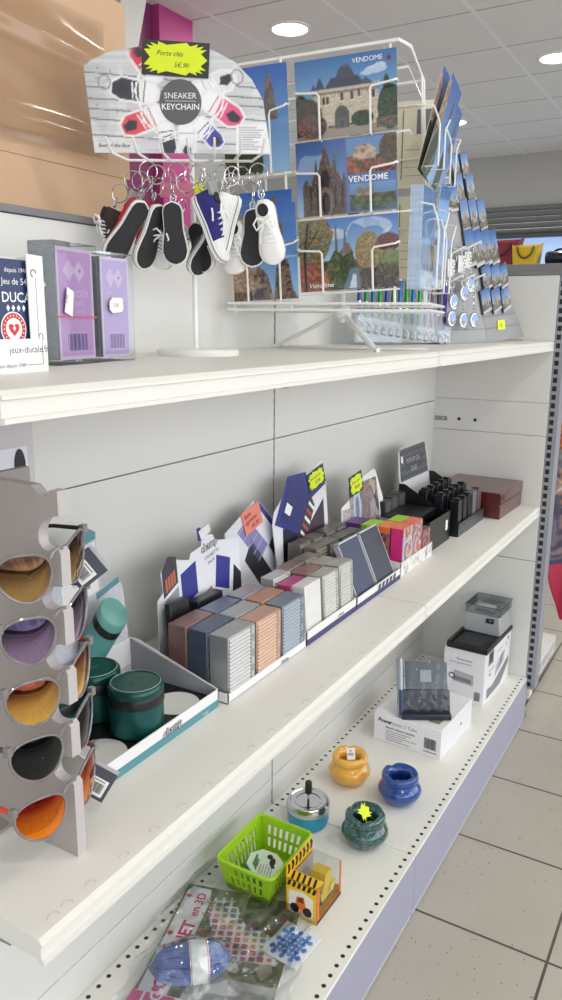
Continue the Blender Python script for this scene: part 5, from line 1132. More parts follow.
def pack(loc, w, d, h, side, top, label, seed, art):
    t = thing('coloured_pack', label, 'small box', loc, 0, 'coloured packs in the patterned tray'); b = MB(); ms, mt = mat('pack_%d_%d_%d' % side, side, .4), mat('pack_%d_%d_%d' % top, top, .4)
    b.box(0, w, 0, d, 0, h - .0012, ms); b.box(0, w, 0, d, h - .0012, h, mt); b.build('pack_box', t, smooth=None)
    k = Ink(50, 80, art[0]); k.mottle(k.R(0, 0, 1, 1), art, 6, seed)
    for q in range(7): k.ell(.3 + .05*q, .45, .34 - .04*q, .32 - .04*q, art[q % len(art)])
    print_part('pack_front', t, k, w, h - .001, FY(0, -.0003, 0), 20, .35)
    if side == ORN: print_part('pack_side', t, k, d, h*.86, frame((-.0003, d, 0), (0, -1, 0), (-1, 0, 0)), 14, .35)
MAG, COR, LIM, PRP, ORN = (222, 50, 130), (240, 122, 96), (160, 210, 50), (104, 60, 140), (238, 120, 60)
A1 = [(120, 170, 200), (200, 196, 206), (230, 120, 70), (90, 80, 110)]; A2 = [(60, 50, 66), (150, 70, 100), (196, 120, 80), (90, 110, 140)]
zp = ZM + .0018
pack((.146, -.2425, zp), .058, .028, .104, MAG, COR, 'magenta sided pack with coral top and blue art at the front of the patterned tray', 81, A1)
pack((.208, -.2425, zp), .058, .028, .104, COR, COR, 'coral pack with pale art at the front of the patterned tray, by the black box', 82, [(206, 190, 196), (110, 90, 100), (230, 110, 70), (150, 170, 190)])
t_ = pack((.146, -.212, zp), .058, .032, .103, ORN, (244, 130, 74), 'orange topped pack with dark swirling art directly behind the magenta one', 84, A2)
pack((.208, -.212, zp), .058, .032, .104, LIM, LIM, 'lime topped pack directly behind the coral one', 86, A1)
pack((.146, -.177, zp), .058, .036, .102, LIM, LIM, 'lime green pack between the orange topped and purple ones', 87, A1)
pack((.146, -.138, zp), .058, .036, .102, PRP, PRP, 'purple pack at the back of the patterned tray', 88, A2)
pack((.208, -.177, zp), .058, .036, .092, (90, 84, 80), (104, 98, 92), 'dull brown pack behind the lime topped one in the patterned tray', 89, A2)
pack((.270, -.2425, zp), .052, .028, .072, (70, 62, 74), (86, 78, 84), 'low dark pack at the black box end of the patterned tray', 83, A2)
# ---- black box and black lighter tray
BCARD = mat('black_gloss_card', (24, 25, 28), .3, var=.05)
t = thing('black_box', 'plain open black box with tiny white sticker between the bright packs and the black tray', 'box', (.338, -.2345, ZM))
b = MB(); w, d, h = .158, .125, .076
b.box(0, w, 0, d, 0, .002, BCARD); b.box(0, w, 0, .002, 0, h, BCARD); b.box(0, .002, 0, d, 0, h, BCARD); b.box(w - .002, w, 0, d, 0, h, BCARD); b.box(0, w, d - .002, d, 0, h, BCARD); b.build('box_body', t, smooth=None)
b = MB(); b.box(-.001, w + .001, .04, d + .001, h - .02, h + .0015, BCARD); b.build('box_lid', t, bevel=.001)
b = MB(); b.box(.122, .138, -.0008, -.0002, .030, .056, CARDW); b.build('white_sticker', t, smooth=None)
for i, (x, y, c) in enumerate(((.37, -.105, (58, 58, 62)), (.425, -.10, (50, 50, 54)), (.475, -.10, (70, 70, 74)))):
    case((x, y, ZM + .0005), .045, .035, .105, c, (96, 96, 100), ['dark grey ribbed case standing behind the plain black box, by the packs', 'black ribbed case in the middle behind the plain black box', 'dark grey ribbed case behind the plain black box, by the black tray'][i], 'dark cases behind the black box', metal=.3)
t = thing('black_display_tray', 'black patterned display tray with sloping sides and diamond header card', 'display tray', (.519, -.2505, ZM)); w, d = .226, .170
o = tray(t, w, d, .036, .125, BCARD, BCARD)
DIA = Ink(180, 30, (46, 48, 54))
for k in range(18): DIA.poly([(k/18, .0), ((k + .5)/18, .9), ((k + 1)/18, 0)], (110, 112, 118)); DIA.poly([(k/18 + .012, .0), ((k + .5)/18, .62), ((k + 1)/18 - .012, 0)], (40, 42, 48))
print_part('tray_pattern', o, DIA, w, .036, FY(0, -.0004, 0), 70, .35)
H6 = T(0, d - .004, .100) @ RX(math.radians(-8)) @ frame((0, 0, 0), (1, 0, 0), (0, -1, 0))
b = MB(); b.prism([(0, -.03), (w, -.03), (w, .04), (.212, .108), (.205, .115), (.02, .115), (.008, .105), (0, .05)], 0, .002, mat('pale_card_back', (206, 206, 208), .5), H6); ho = b.build('header_card', t, smooth=None)
k = Ink(200, 100, (54, 58, 66))
for i in range(11):
    for j in range(5):
        cx, cy = (i + .5*(j % 2))/10, j/4
        k.poly([(cx - .045, cy), (cx, cy + .11), (cx + .045, cy), (cx, cy - .11)], (128, 132, 140)); k.poly([(cx - .030, cy), (cx, cy + .07), (cx + .030, cy), (cx, cy - .07)], (66, 70, 78))
k.rect(.2, .28, .8, .72, (58, 62, 70))
print_part('header_picture', ho, k, .212, .087, H6 @ T(.006, .026, .0024), 90, .35, bounds=lambda v: (.0 + .05*v, 1 - .05*v))
p = MB(); p.text('POP-UP CIG', .019, mat('silver_ink', (190, 192, 198), .4), H6 @ T(.108, .070, .003), align='CENTER'); p.text('CASE', .019, mat('silver_ink', (190, 192, 198), .4), H6 @ T(.108, .045, .003), align='CENTER'); p.prism([(.018, .078), (.032, .074), (.034, .092), (.022, .096)], .003, .0034, CARDW, H6); p.build('header_lettering', ho, smooth=None)
rr = ['front', 'second', 'back']; kk = 0
for r in range(3):
    for cidx in range(5):
        x = .525 + cidx*.0435; c = [(30, 31, 35), (26, 28, 32), (34, 36, 40), (120, 122, 126), (110, 84, 80)][cidx] if r == 0 else (30, 32, 36)
        hgt = .092 if r == 0 else .094 + .008*r
        t = thing('lighter_case', '%s case, %s row of the black tray, %s along from the box' % (['black', 'glossy black', 'dark', 'silver grey', 'brownish'][cidx] if r == 0 else 'black', rr[r], ['first', 'second', 'third', 'fourth', 'fifth'][cidx]), 'lighter case', (x, -.246 + r*.044, ZM + .002), 0, 'pop-up cases in the black tray')
        m_ = mat('lcase_%d_%d_%d' % c, c, .28, .2)
        MB().box(0, .031, 0, .024, 0, hgt, m_).build('case_body', t, bevel=.0015)
        b = MB(); b.box(.031, .0345, .002, .022, .004, hgt - .010, mat('case_side_plate', (70, 72, 76), .3, .3)); b.box(.010, .020, .004, .020, hgt, hgt + .005, m_); b.build('flip_latch', t, smooth=None)
# ---- wooden cigar box
WOOD = bpy.data.materials.new('dark_red_wood'); WOOD.use_nodes = True
nt = WOOD.node_tree; bb = nt.nodes['Principled BSDF']; wv = nt.nodes.new('ShaderNodeTexNoise'); mp = nt.nodes.new('ShaderNodeMapping'); tc = nt.nodes.new('ShaderNodeTexCoord'); rp = nt.nodes.new('ShaderNodeValToRGB')
mp.inputs['Scale'].default_value = (5, 60, 60); wv.inputs['Scale'].default_value = 3; nt.links.new(tc.outputs['Object'], mp.inputs[0]); nt.links.new(mp.outputs[0], wv.inputs['Vector']); nt.links.new(wv.outputs['Fac'], rp.inputs['Fac'])
rp.color_ramp.elements[0].color = lin((66, 24, 24)); rp.color_ramp.elements[1].color = lin((104, 44, 38)); nt.links.new(rp.outputs['Color'], bb.inputs['Base Color']); bb.inputs['Roughness'].default_value = .25; bb.inputs['Coat Weight'].default_value = .4
t = thing('wooden_box', 'dark red polished wooden box with a lid in the corner of the middle shelf', 'box', (.762, -.293, ZM), math.radians(-1.5))
w, d = .225, .205
MB().box(0, w, 0, d, 0, .042, WOOD).build('box_base', t, bevel=.002); MB().box(.002, w - .002, .002, d - .002, .0415, .0445, mat('dark_gap', (52, 52, 54))).build('lid_gap', t, smooth=None); MB().box(-.001, w + .001, -.001, d + .001, .0445, .076, WOOD).build('box_lid', t, bevel=.002)

# ------------------------------------------------------------------ base shelf
POT_P = [(.0001, 0), (.030, 0), (.034, .003), (.037, .006), (.046, .016), (.0515, .028), (.052, .034), (.048, .043), (.041, .050), (.0385, .053), (.0415, .056), (.0445, .062), (.0435, .070), (.0405, .0745), (.037, .0755), (.031, .073), (.026, .066), (.0235, .058), (.026, .050), (.030, .040), (.026, .022), (.0001, .018)]
def pot(x, y, col, label, speck=None, notch=True, rz=0.0):
    t = thing('ceramic_ashtray', label, 'ashtray', (x, y, ZB), rz, 'round ceramic ashtrays')
    m_ = bpy.data.materials.new('glaze_%d_%d_%d' % col); m_.use_nodes = True; nt = m_.node_tree; b_ = nt.nodes['Principled BSDF']
    tc = nt.nodes.new('ShaderNodeTexCoord'); nz = nt.nodes.new('ShaderNodeTexNoise'); nz.inputs['Scale'].default_value = 240 if speck else 18; nt.links.new(tc.outputs['Object'], nz.inputs['Vector'])
    rp = nt.nodes.new('ShaderNodeValToRGB'); rp.color_ramp.elements[0].position = .5 if speck else .3; rp.color_ramp.elements[1].position = .66; rp.color_ramp.elements[0].color = lin(col); rp.color_ramp.elements[1].color = lin(speck or tuple(min(255, v*1.1) for v in col))
    nt.links.new(nz.outputs['Fac'], rp.inputs['Fac']); nt.links.new(rp.outputs['Color'], b_.inputs['Base Color']); b_.inputs['Roughness'].default_value = .12; b_.inputs['Coat Weight'].default_value = .7
    n2 = nt.nodes.new('ShaderNodeTexNoise'); n2.inputs['Scale'].default_value = 26; bp = nt.nodes.new('ShaderNodeBump'); bp.inputs['Strength'].default_value = .12; bp.inputs['Distance'].default_value = .004; nt.links.new(tc.outputs['Object'], n2.inputs['Vector']); nt.links.new(n2.outputs['Fac'], bp.inputs['Height']); nt.links.new(bp.outputs['Normal'], b_.inputs['Normal'])
    b = MB(); n = 56; v = []; f = []
    for r, z in POT_P:
        for i in range(n):
            a = 2*PI*i/n; dz = 0
            if notch and z > .060 and r > .024:
                for na in (.5, .5 + 2*PI/3, .5 + 4*PI/3):
                    dd = math.atan2(math.sin(a - na), math.cos(a - na)); dz -= .006*math.exp(-(dd/.20)**2)*(z - .060)/.0155
            v.append((r*math.cos(a), r*math.sin(a), z + dz))
    for j in range(len(POT_P) - 1):
        for i in range(n): f.append((j*n+i, j*n+(i+1) % n, (j+1)*n+(i+1) % n, (j+1)*n+i))
    b.add(v, f, m_); b.build('pot', t, smooth=180); return t
t = pot(.180, -.116, (222, 164, 62), 'mustard yellow round ashtray with paper price tag in its mouth')
b = MB(); M = frame((-.014, -.010, .074), (.5, -.86, .05), (-.75, -.42, .35)) ; b.box(-.010, .010, -.006, .022, 0, .0006, CARDW, M); barcode(b, -.008, .004, .015, .007, GINK, M @ T(0, 0, .0006)); b.text('9€', .007, INK, M @ T(-.005, .013, .0008)); b.build('price_tag', t, smooth=None)
pot(.168, -.254, (28, 66, 138), 'glossy cobalt blue round ashtray beside the white carton', rz=.4)
t = pot(-.016, -.247, (22, 74, 70), 'mottled dark green round ashtray with a neon yellow star tag', speck=(92, 122, 120), rz=.8)
t.children[0].name = 'pot'
b = MB(); M = frame((-.004, .004, .078), (.6, -.8, .12), (-.6, -.36, .72)); b.prism(STAR(.036, .034, 9, .62), 0, .0008, NEON, M); b.build('star_tag', t, smooth=None)
# spinning ashtray in steel and teal
t = thing('push_ashtray', 'steel push-button ashtray with turquoise bowl and black knob', 'ashtray', (-.017, -.106, ZB))
MB().lathe([(.0001, 0), (.040, 0), (.045, .003), (.0475, .012), (.0478, .036)], mat('turquoise_enamel', (44, 150, 186), .25, .2, var=.02), cap0=False, cap1=False, n=48).build('bowl', t)
MB().lathe([(.0478, .036), (.0490, .038), (.0490, .052), (.046, .058), (.042, .0590), (.040, .056), (.012, .053), (.0001, .0535)], CHROME, cap0=False, cap1=False, n=48).build('steel_lid', t)
b = MB(); b.box(-.034, .034, -.0025, .0025, .0535, .0575, mat('lid_slot', (70, 72, 76), .2, .9), RZ(.5)); b.lathe([(.030, .0545), (.031, .0562), (.028, .0562)], CHROME, n=40, cap0=False, cap1=False); b.build('lid_plate', t)
b = MB(); b.cyl((0, 0, .053), (0, 0, .078), .003, CHROME); b.build('plunger_rod', t); b = MB(); b.lathe([(.0001, .074), (.0078, .074), (.0082, .076), (.0078, .100), (.0065, .1025), (.0001, .103)], BLACK, cap0=False, cap1=False, n=20); b.build('knob', t)
# lime basket
LIME = mat('lime_green_plastic', (156, 202, 32), .35, var=.02)
t = thing('plastic_basket', 'lime green slotted plastic basket holding a round pack', 'basket', (-.224, -.1185, ZB))
hx, hy, H_ = .0805, .062, .075; bx, by = .064, .048
def wallq(x, u, z):  # z 0..1
    return None
b = MB()
def grid_wall(p00, p10, p01, p11, n):
    P = [Vector(p) for p in (p00, p10, p01, p11)]
    def at(u, v): return P[0].lerp(P[1], u).lerp(P[2].lerp(P[3], u), v)
    us = [0, .16]; w_ = .68/(2*n - 1)
    for k in range(2*n - 1): us.append(us[-1] + w_)
    us.append(1.0); us = sorted(us); vs_ = [0, .22, .48, .56, .82, 1]
    vv = [at(u, v) for v in vs_ for u in us]; ff = []; nu_ = len(us)
    for j in range(5):
        for i in range(nu_ - 1):
            if j in (1, 3) and 1 <= i <= 2*n - 1 and i % 2 == 1: continue
            ff.append((j*nu_ + i, j*nu_ + i + 1, (j+1)*nu_ + i + 1, (j+1)*nu_ + i))
    b.add([tuple(p) for p in vv], ff, LIME)
c0 = [(-bx, -by, .002), (bx, -by, .002), (bx, by, .002), (-bx, by, .002)]; c1 = [(-hx, -hy, H_), (hx, -hy, H_), (hx, hy, H_), (-hx, hy, H_)]
for i, n in ((0, 8), (1, 6), (2, 8), (3, 6)):
    j = (i + 1) % 4; grid_wall(c0[i], c0[j], c1[i], c1[j], n)
b.add(c0, [(0, 1, 2, 3)], LIME); b.build('slotted_bin', t, smooth=None, solid=.0022)
b = MB(); rim = []
for cx, cy, a0 in ((hx - .010, hy - .010, 0), (-hx + .010, hy - .010, PI/2), (-hx + .010, -hy + .010, PI), (hx - .010, -hy + .010, 3*PI/2)):
    for q in range(5): rim.append((cx + .013*math.cos(a0 + q*PI/8), cy + .013*math.sin(a0 + q*PI/8), H_))
b.tube(rim, .0035, LIME, 8, True); b.build('rim', t)
t = thing('octagonal_pack', 'pale octagonal pack with black emblem lying in the lime basket', 'pack', (-.236, -.123, ZB + .0062), .3)
t.rotation_euler = (.22, -.05, .3); OC = [(.042*math.cos(PI/8 + k*PI/4), .042*math.sin(PI/8 + k*PI/4)) for k in range(8)]
t.location.z = ZB + .026
MB().prism(OC, 0, .016, mat('sea_green_card', (60, 140, 130), .5), ID).build('pack_box', t, bevel=.0015)
b = MB(); b.prism([(x*.95, y*.95) for x, y in OC], .0162, .0168, mat('pale_green_label', (206, 220, 204), .5, var=.02)); lo = b.build('pack_label', t, smooth=None)
p = MB(); p.prism([(-.026, .014), (.016, .020), (.020, .024), (-.010, .026)], .0169, .0171, mat('leaf_green_ink', (70, 130, 84), .5))
for k in range(5): p.box(-.030, -.004 + .002*(k % 3), .008 - .006*k, .0095 - .006*k, .0169, .0171, GINK)
p.text('nature', .008, mat('dark_green_ink', (40, 90, 60), .5), T(-.014, .014, .0173), bold=.02)
p.ball((.010, -.012, .0172), (.012, .006, .001), INK); p.ball((.022, -.004, .0172), (.007, .006, .001), INK); p.prism([(-.004, -.020), (.006, -.016), (.002, -.010), (-.006, -.012)], .0169, .0172, INK); p.build('label_print', lo, smooth=None)
# toy in a hazard-striped box
WIN = clear('clear_window_film', base=.03, rough=.03, power=.5); HY = mat('hazard_yellow_card', (240, 190, 40), .45, var=.02); HO = mat('orange_card', (224, 110, 44), .45)
t = thing('toy_box', 'yellow and black hazard striped toy carton with a clear window beside the lime basket', 'toy box', (-.286, -.271, ZB), math.radians(-1))
w, d, h = .100, .068, .078
b = MB(); b.box(0, w, 0, d, 0, .002, HY); b.box(0, w, d - .0015, d, 0, .105, HY); b.box(0, .0015, 0, d, 0, h, HY); b.prism([(0, 0), (w, 0), (w, h), (w - .006, h), (w - .006, .008), (.010, .008), (.010, h), (0, h)], 0, .0012, HO, FY(0, .0012, 0)); b.box(w - .0015, w, 0, d, 0, h*.25, HY); b.box(0, .026, 0, d, h - .0015, h, HY); b.build('carton', t, smooth=None)
p = MB(); FB = frame((0, d - .0022, 0), (1, 0, 0), (0, -1, 0))
for k in range(7): p.prism([(.002 + .0145*k, .083), (.009 + .0145*k, .083), (.0125 + .0145*k, .093), (.009 + .0145*k, .103), (.002 + .0145*k, .103), (.0055 + .0145*k, .093)], 0, .0004, BLACK, FB)
FL = frame((-.0002, d, 0), (0, -1, 0), (-1, 0, 0))
for k in range(6): p.prism([(.002 + .011*k, h - .014), (.008 + .011*k, h - .014), (.012 + .011*k, h - .002), (.006 + .011*k, h - .002)], 0, .0003, BLACK, FL)
p.prism([(.006, .008), (.060, .008), (.060, .052), (.036, .060), (.006, .054)], 0, .0003, mat('pale_card_panel', (236, 230, 214), .5), FL)
p.prism([(.014, .026), (.022, .030), (.024, .046), (.040, .050), (.044, .030), (.054, .030), (.056, .020), (.014, .018)], .0003, .0006, HO, FL); p.prism([(.026, .036), (.028, .045), (.038, .047), (.040, .036)], .0006, .0008, mat('brown_ink', (96, 62, 40), .5), FL)
for x in (.020, .048): p.lathe([(.0095, .0006), (.0095, .0010), (.0001, .0010)], BLACK, FL @ T(x, .020, 0), 20)
for k in range(4): p.prism([(.012 + .02*k, h - .001), (.018 + .02*k, h - .001), (.022 + .02*k, h + .0, ), (.016 + .02*k, h)], 0, .0002, BLACK, FL)
p.box(0, w, -.0004, 0, 0, .006, BLACK)
FT = T(0, 0, h + .0002)
for k in range(5): p.prism([(.002, .006 + .012*k), (.024, .012 + .012*k), (.024, .017 + .012*k), (.002, .011 + .012*k)], 0, .0003, BLACK, FT)
p.build('carton_print', t, smooth=None)
b = MB(); b.add([(.010, .0004, .008), (w - .006, .0004, .008), (w - .006, .0004, h), (.010, .0004, h)], [(0, 1, 2, 3)], WIN); b.add([(.026, .0, h), (w, 0, h), (w, d - .002, h), (.026, d - .002, h)], [(0, 1, 2, 3)], WIN); b.add([(w, 0, h*.25), (w, d - .002, h*.25), (w, d - .002, h), (w, 0, h)], [(0, 1, 2, 3)], WIN); b.build('clear_window', t, smooth=None)
TOY = None; b = MB(); TOY = mat('toy_yellow_plastic', (232, 200, 70), .35); b.prism([(.0, .0), (.034, .0), (.040, .012), (.030, .024), (.026, .040), (.008, .040), (.004, .022), (-.004, .012)], -.012, .012, TOY, frame((.040, .026, .018), (1, 0, 0), (0, -1, 0)) @ Matrix.Scale(1.35, 4))
for x in (.052, .078):
    for y in (.018, .046): b.lathe([(.0001, -.004), (.010, -.004), (.011, 0), (.010, .004), (.0001, .004)], mat('toy_grey_rubber', (90, 88, 84), .7), frame((x, y, .014), (1, 0, 0), (0, -1, 0)), 18, False, False)
b.prism([(.004*math.cos(k*PI/5)*(1 if k % 2 else 2.6), .004*math.sin(k*PI/5)*(1 if k % 2 else 2.6)) for k in range(10)], 0, .002, mat('toy_star', (240, 220, 120), .4), FY(.074, .008, .034) @ Matrix.Scale(1.3, 4)); b.build('toy_vehicle', t)
b = MB(); b.box(.008, w - .003, .062, .0638, .010, h - .004, mat('pale_inner_card', (196, 192, 186), .6)); b.build('inner_backing', t, smooth=None)

# ---- crochet kit in a crinkled bag
t = thing('crochet_kit', 'crochet craft kit in a crinkled clear bag with blue wool and pink title card', 'craft kit', (-.509, -.300, ZB), math.radians(16.5))
KW, KH = .262, .235
k = Ink(340, 270, (120, 128, 104)); k.mottle(k.R(0, 0, 1, 1), [(120, 132, 96), (150, 150, 128), (98, 110, 80), (168, 160, 146)], 9, 61); k.mottle(k.R(.55, .0, 1, .45), [(104, 116, 96), (128, 128, 112), (90, 100, 84), (140, 96, 88)], 10, 63); k.mottle(k.R(.5, .72, 1, 1), [(110, 130, 80), (86, 108, 64), (134, 142, 104)], 12, 65)
k.mottle(k.R(0, 0, .22, .66), [(196, 196, 192), (170, 172, 170), (214, 212, 208)], 8, 66)
k.poly([(.0, .985), (.0, .76), (.86, .76), (.975, .79), (.985, .95), (.93, .985)], (242, 240, 242))
SW = [(206, 86, 110), (120, 150, 170), (190, 120, 130), (226, 160, 150), (110, 120, 90), (150, 96, 120), (214, 190, 120), (90, 130, 150)]
k.poly([(.40, .06), (.62, .02), (.70, .40), (.94, .58), (.90, .76), (.74, .74), (.56, .62), (.36, .60)], (232, 230, 232)); gm = k.mask([(.40, .06), (.62, .02), (.70, .40), (.94, .58), (.90, .76), (.74, .74), (.56, .62), (.36, .60)])
n_ = 0
for i in range(14):
    for j in range(14):
        cu, cv = .34 + i*.055 - j*.012, .04 + j*.066 + i*.010
        q = k.R(cu - .020, cv - .022, cu + .020, cv + .022) & gm; k.put(q, SW[(i*3 + j*5) % 8]); k.put(k.R(cu - .008, cv - .009, cu + .008, cv + .009) & gm, SW[(i + j*3 + 2) % 8])
for i in range(3): k.ell(.03 + .05*i*0, .86, .02, .03, (220, 70, 110)); 
k.ell(.88, .955, .018, .024, (214, 60, 110)); k.ell(.50, .955, .02, .025, (206, 70, 96)); k.ell(.57, .72, .02, .025, (206, 70, 96))
print_part('title_sheet', t, k, KW, KH, T(0, 0, .006), 150, .35)
b = MB(); b.box(0, KW, 0, KH, .002, .0055, CARDW); b.build('booklet', t, smooth=None)
p = MB(); PK = mat('raspberry_ink', (206, 48, 104), .5); FT = T(0, 0, .0064)
p.text('CROCHET', .034, PK, FT @ T(.008, .186, 0), bold=.03); p.text('en 3D', .025, PK, FT @ T(.180, .190, 0), bold=.02); p.text('facile', .024, mat('dark_script_ink', (90, 80, 86), .5), FT @ T(.180, .166, 0), shear=.45); p.build('title_lettering', t, smooth=None)
# wool skein
WOOL = mat('periwinkle_wool', (98, 118, 178), .9, var=.12, scale=300, bump=.5, sheen=.4)
M = frame((.052, .142, .036), (.30, -.95, 0), (0, 0, 1)); M = T(.042, .150, .0400) @ RZ(math.atan2(-.90, .42)) @ Matrix.Scale(1.03, 4)
b = MB(); b.ball((0, 0, 0), (.062, .028, .026), WOOL)
for q in range(46):
    a = 2*PI*q/46 + random.uniform(-.03, .03); tw = random.uniform(-.25, .25) + .35; Lh = random.uniform(.060, .068); P = []
    for s in range(13):
        x = -1 + 2*s/12; r = math.sqrt(max(0, 1 - abs(x)**2.6)); aa = a + tw*x
        P.append((x*Lh, (.0305*r)*math.cos(aa), (.0285*r)*math.sin(aa)))
    b.tube(P, .0027, WOOL, 6)
b2 = MB(); b2.v = [tuple(M @ Vector(v)) for v in b.v]; b2.f = b.f; b2.m = b.m; b2.mats = b.mats; wo = b2.build('wool_skein', t, smooth=180); wo['label'] = 'periwinkle blue wool skein with white paper band'; wo['kind'] = 'stuff'
b = MB(); R_ = [[(x, .0345*math.cos(a), .0320*math.sin(a)) for a in [2*PI*q/40 for q in range(40)]] for x in (-.002, .030)]; b.loft(R_, CARDW, M, caps=False); bo = b.build('paper_band', t, smooth=180)
p = MB()
for x in (0, .028): p.tube([(x, .0348*math.cos(a), .0323*math.sin(a)) for a in [2*PI*q/40 for q in range(40)]], .0005, PK, 5, True, M=M)
p.text('CROCHET', .0092, PK, M @ frame((.0175, -.0235, .0237), (0, .70, .0), (0, -.30, .95)), bold=.01); p.build('band_print', bo, smooth=None)
# crocheted square card and pink card
k = Ink(80, 80, (226, 230, 236)); 
for i in range(7):
    for j in range(7):
        if 0 < i < 6 and 0 < j < 6 or (i + j) % 2: k.ell(.14 + i*.12, .14 + j*.12, .062, .062, [(66, 120, 196), (96, 146, 210), (52, 96, 176)][(i*2 + j) % 3])
for i in range(4):
    for j in range(4): k.ell(.26 + i*.16, .26 + j*.16, .016, .016, (214, 226, 240))
M = T(.104, -.022, .0085) @ RZ(-.36); MB().box(0, .086, 0, .076, -.002, 0, CARDW, M).build('square_card', t, smooth=None); print_part('blue_crochet_square', t, k, .086, .076, M @ T(0, 0, .0004), 50, .8)
MB().prism([(-.075, .160), (.020, .165), (.035, .235), (-.055, .245)], .0015, .0045, mat('candy_pink_card', (232, 110, 160), .45), ID).build('pink_card', t, smooth=None)
p = MB(); p.text('G', .030, WINK, T(-.015, .185, .0048), bold=.02); p.box(-.04, .01, .215, .219, .0046, .0049, WINK); p.build('pink_card_print', t, smooth=None)
BAGF = clear('crinkled_bag_film', base=.055, rough=.12, power=.95, bump=.45, bscale=30)
def bagf(u, v):
    x = -.075 + u*.40; y = -.030 + v*.285; e = min(u, 1 - u, v, 1 - v); rise = min(1, e/.16)
    h_ = .009 + .006*rise; dx, dy = x - .042, y - .150; ca, sa = math.cos(-1.134), math.sin(-1.134); lx = dx*ca + dy*sa; ly = -dx*sa + dy*ca
    h_ += .068*math.exp(-(lx/.075)**4 - (ly/.042)**2)*min(1, rise*1.5)
    h_ += (.004*math.sin(34*u + 14*v)*math.sin(27*v - 8*u) + .0025*math.sin(70*u*v + 30*u))*rise + .011*math.sin(40*v + 20*u)**2*(1 - rise) + .002
    return (x + .004*math.sin(30*v), y + .004*math.sin(26*u), max(.0012, h_))
MB().sheet(bagf, 110, 80, BAGF).build('clear_bag', t, smooth=180)

# ---- white carton, bagged pack, tall machine carton
CART = mat('glossy_white_carton', (234, 234, 238), .3, var=.01)
t = thing('white_carton', 'low glossy white carton with black product lettering and barcode', 'carton', (.384, -.281, ZB), math.radians(-3.5)); w, d, h = .222, .195, .083
MB().box(0, w, 0, d, 0, h, CART).build('carton', t, bevel=.0015)
p = MB(); FL = frame((-.0004, d, 0), (0, -1, 0), (-1, 0, 0)); p.text('Power', .0155, INK, FL @ T(.012, .058, 0), bold=.035, shear=.2); p.text('matic 2 Tube', .0135, GINK, FL @ T(.055, .058, 0)); p.text('Electric injector machine', .0085, INK, FL @ T(.036, .044, 0), bold=.02)
for k in range(5): p.box(.036, .036 + (.075, .06, .09, .05, .07)[k], .036 - .0065*k, .0375 - .0065*k, 0, .0002, GINK, FL)
barcode(p, .148, .022, .034, .030, INK, FL); p.box(.146, .184, .012, .0145, 0, .0002, GINK, FL); p.lathe([(.0045, 0), (.0001, .0002)], BLACK, frame((.14, -.0003, .042), (1, 0, 0), (0, -1, 0)), 16)
FT = T(0, 0, h + .0003); p.box(.185, .205, .06, .062, 0, .0002, GINK, FT); p.box(.185, .205, .068, .070, 0, .0002, GINK, FT); p.prism([(.12, .06), (.15, .055), (.152, .085), (.125, .09)], 0, .0003, mat('charcoal_photo_ink', (52, 52, 60), .4), FT); p.prism([(.03, .02), (.10, .015), (.10, .045), (.03, .05)], 0, .0003, mat('olive_photo_ink', (140, 134, 110), .5), FT); p.build('carton_print', t, smooth=None)
t = thing('bagged_pack', 'dark navy pack with silver spine in a clear glossy bag leaning on the white carton', 'pack', (.428, -.222, ZB + .0838), math.atan2(-.87, .49))
NVC = mat('dark_navy_pack', (36, 42, 58), .35, var=.08, scale=50); SPN = mat('silver_spine', (156, 164, 172), .25, .4)
LM = RX(math.radians(-26)) @ Matrix.Scale(1.22, 4, (0, 0, 1))
b = MB(); b.box(-.068, .068, .012, .030, .002, .062, NVC, LM); b.box(-.066, .066, -.012, .034, .0, .016, NVC); b.build('pack_body', t, bevel=.003)
b = MB(); b.box(-.050, .064, .018, .026, .060, .122, mat('smoke_grey_sleeve', (104, 112, 120), .3, var=.05), LM); b.build('grey_sleeve', t, bevel=.002)
b = MB(); b.box(-.010, .020, .0165, .0178, .078, .104, mat('pale_grey_label', (176, 182, 186), .5), LM); b.build('paper_label', t, smooth=None)
b = MB(); b.cyl((-.066, .008, .004), (-.066, .008, .128), .0095, SPN, M=LM); b.cyl((-.0655, -.0005, .006), (-.0655, -.0005, .060), .0060, mat('deep_blue_strip', (44, 66, 100), .3), M=LM); b.build('spine', t)
b = MB()
def bagp(u, v): return tuple(LM @ Vector((-.078 + u*.154, .004 - .010*math.sin(PI*v)*math.sin(PI*u) + .002*math.sin(30*u + 12*v)*math.sin(18*v), .0 + v*.132)))
b.sheet(bagp, 40, 30, clear('bag_gloss_film', base=.03, rough=.06, power=.7, bump=.4, bscale=45)); b.build('clear_bag', t, smooth=180)
t = thing('machine_carton', 'tall white carton with grey machine pictures at the end of the base shelf', 'carton', (.727, -.2925, ZB), math.radians(-2.5)); w, d, h = .245, .128, .166
MB().box(0, w, 0, d, 0, h, CART).build('carton', t, bevel=.0015)
p = MB(); FL = frame((-.0004, d, 0), (0, -1, 0), (-1, 0, 0)); FF = FY(0, -.0004, 0); PG = mat('mid_grey_photo_ink', (128, 130, 136), .5); PD = mat('charcoal_photo_ink', (52, 52, 60), .4); PLG = mat('light_grey_photo_ink', (176, 178, 184), .5)
p.text('Powermatic', .010, INK, FL @ T(.040, .132, 0)); p.text('electric cigarette machine', .0068, INK, FL @ T(.018, .121, 0)); p.prism([(.030, .062), (.095, .058), (.095, .092), (.035, .098)], 0, .0002, PLG, FL); p.prism([(.034, .066), (.088, .063), (.088, .076), (.036, .08)], .0002, .0004, PG, FL); p.lathe([(.010, .0002), (.010, .0005), (.0001, .0005)], PD, FL @ T(.028, .078, 0), 20); p.lathe([(.006, .0005), (.006, .0007), (.0001, .0007)], CARDW, FL @ T(.028, .078, 0), 20); barcode(p, .100, .014, .018, .028, GINK, FL)
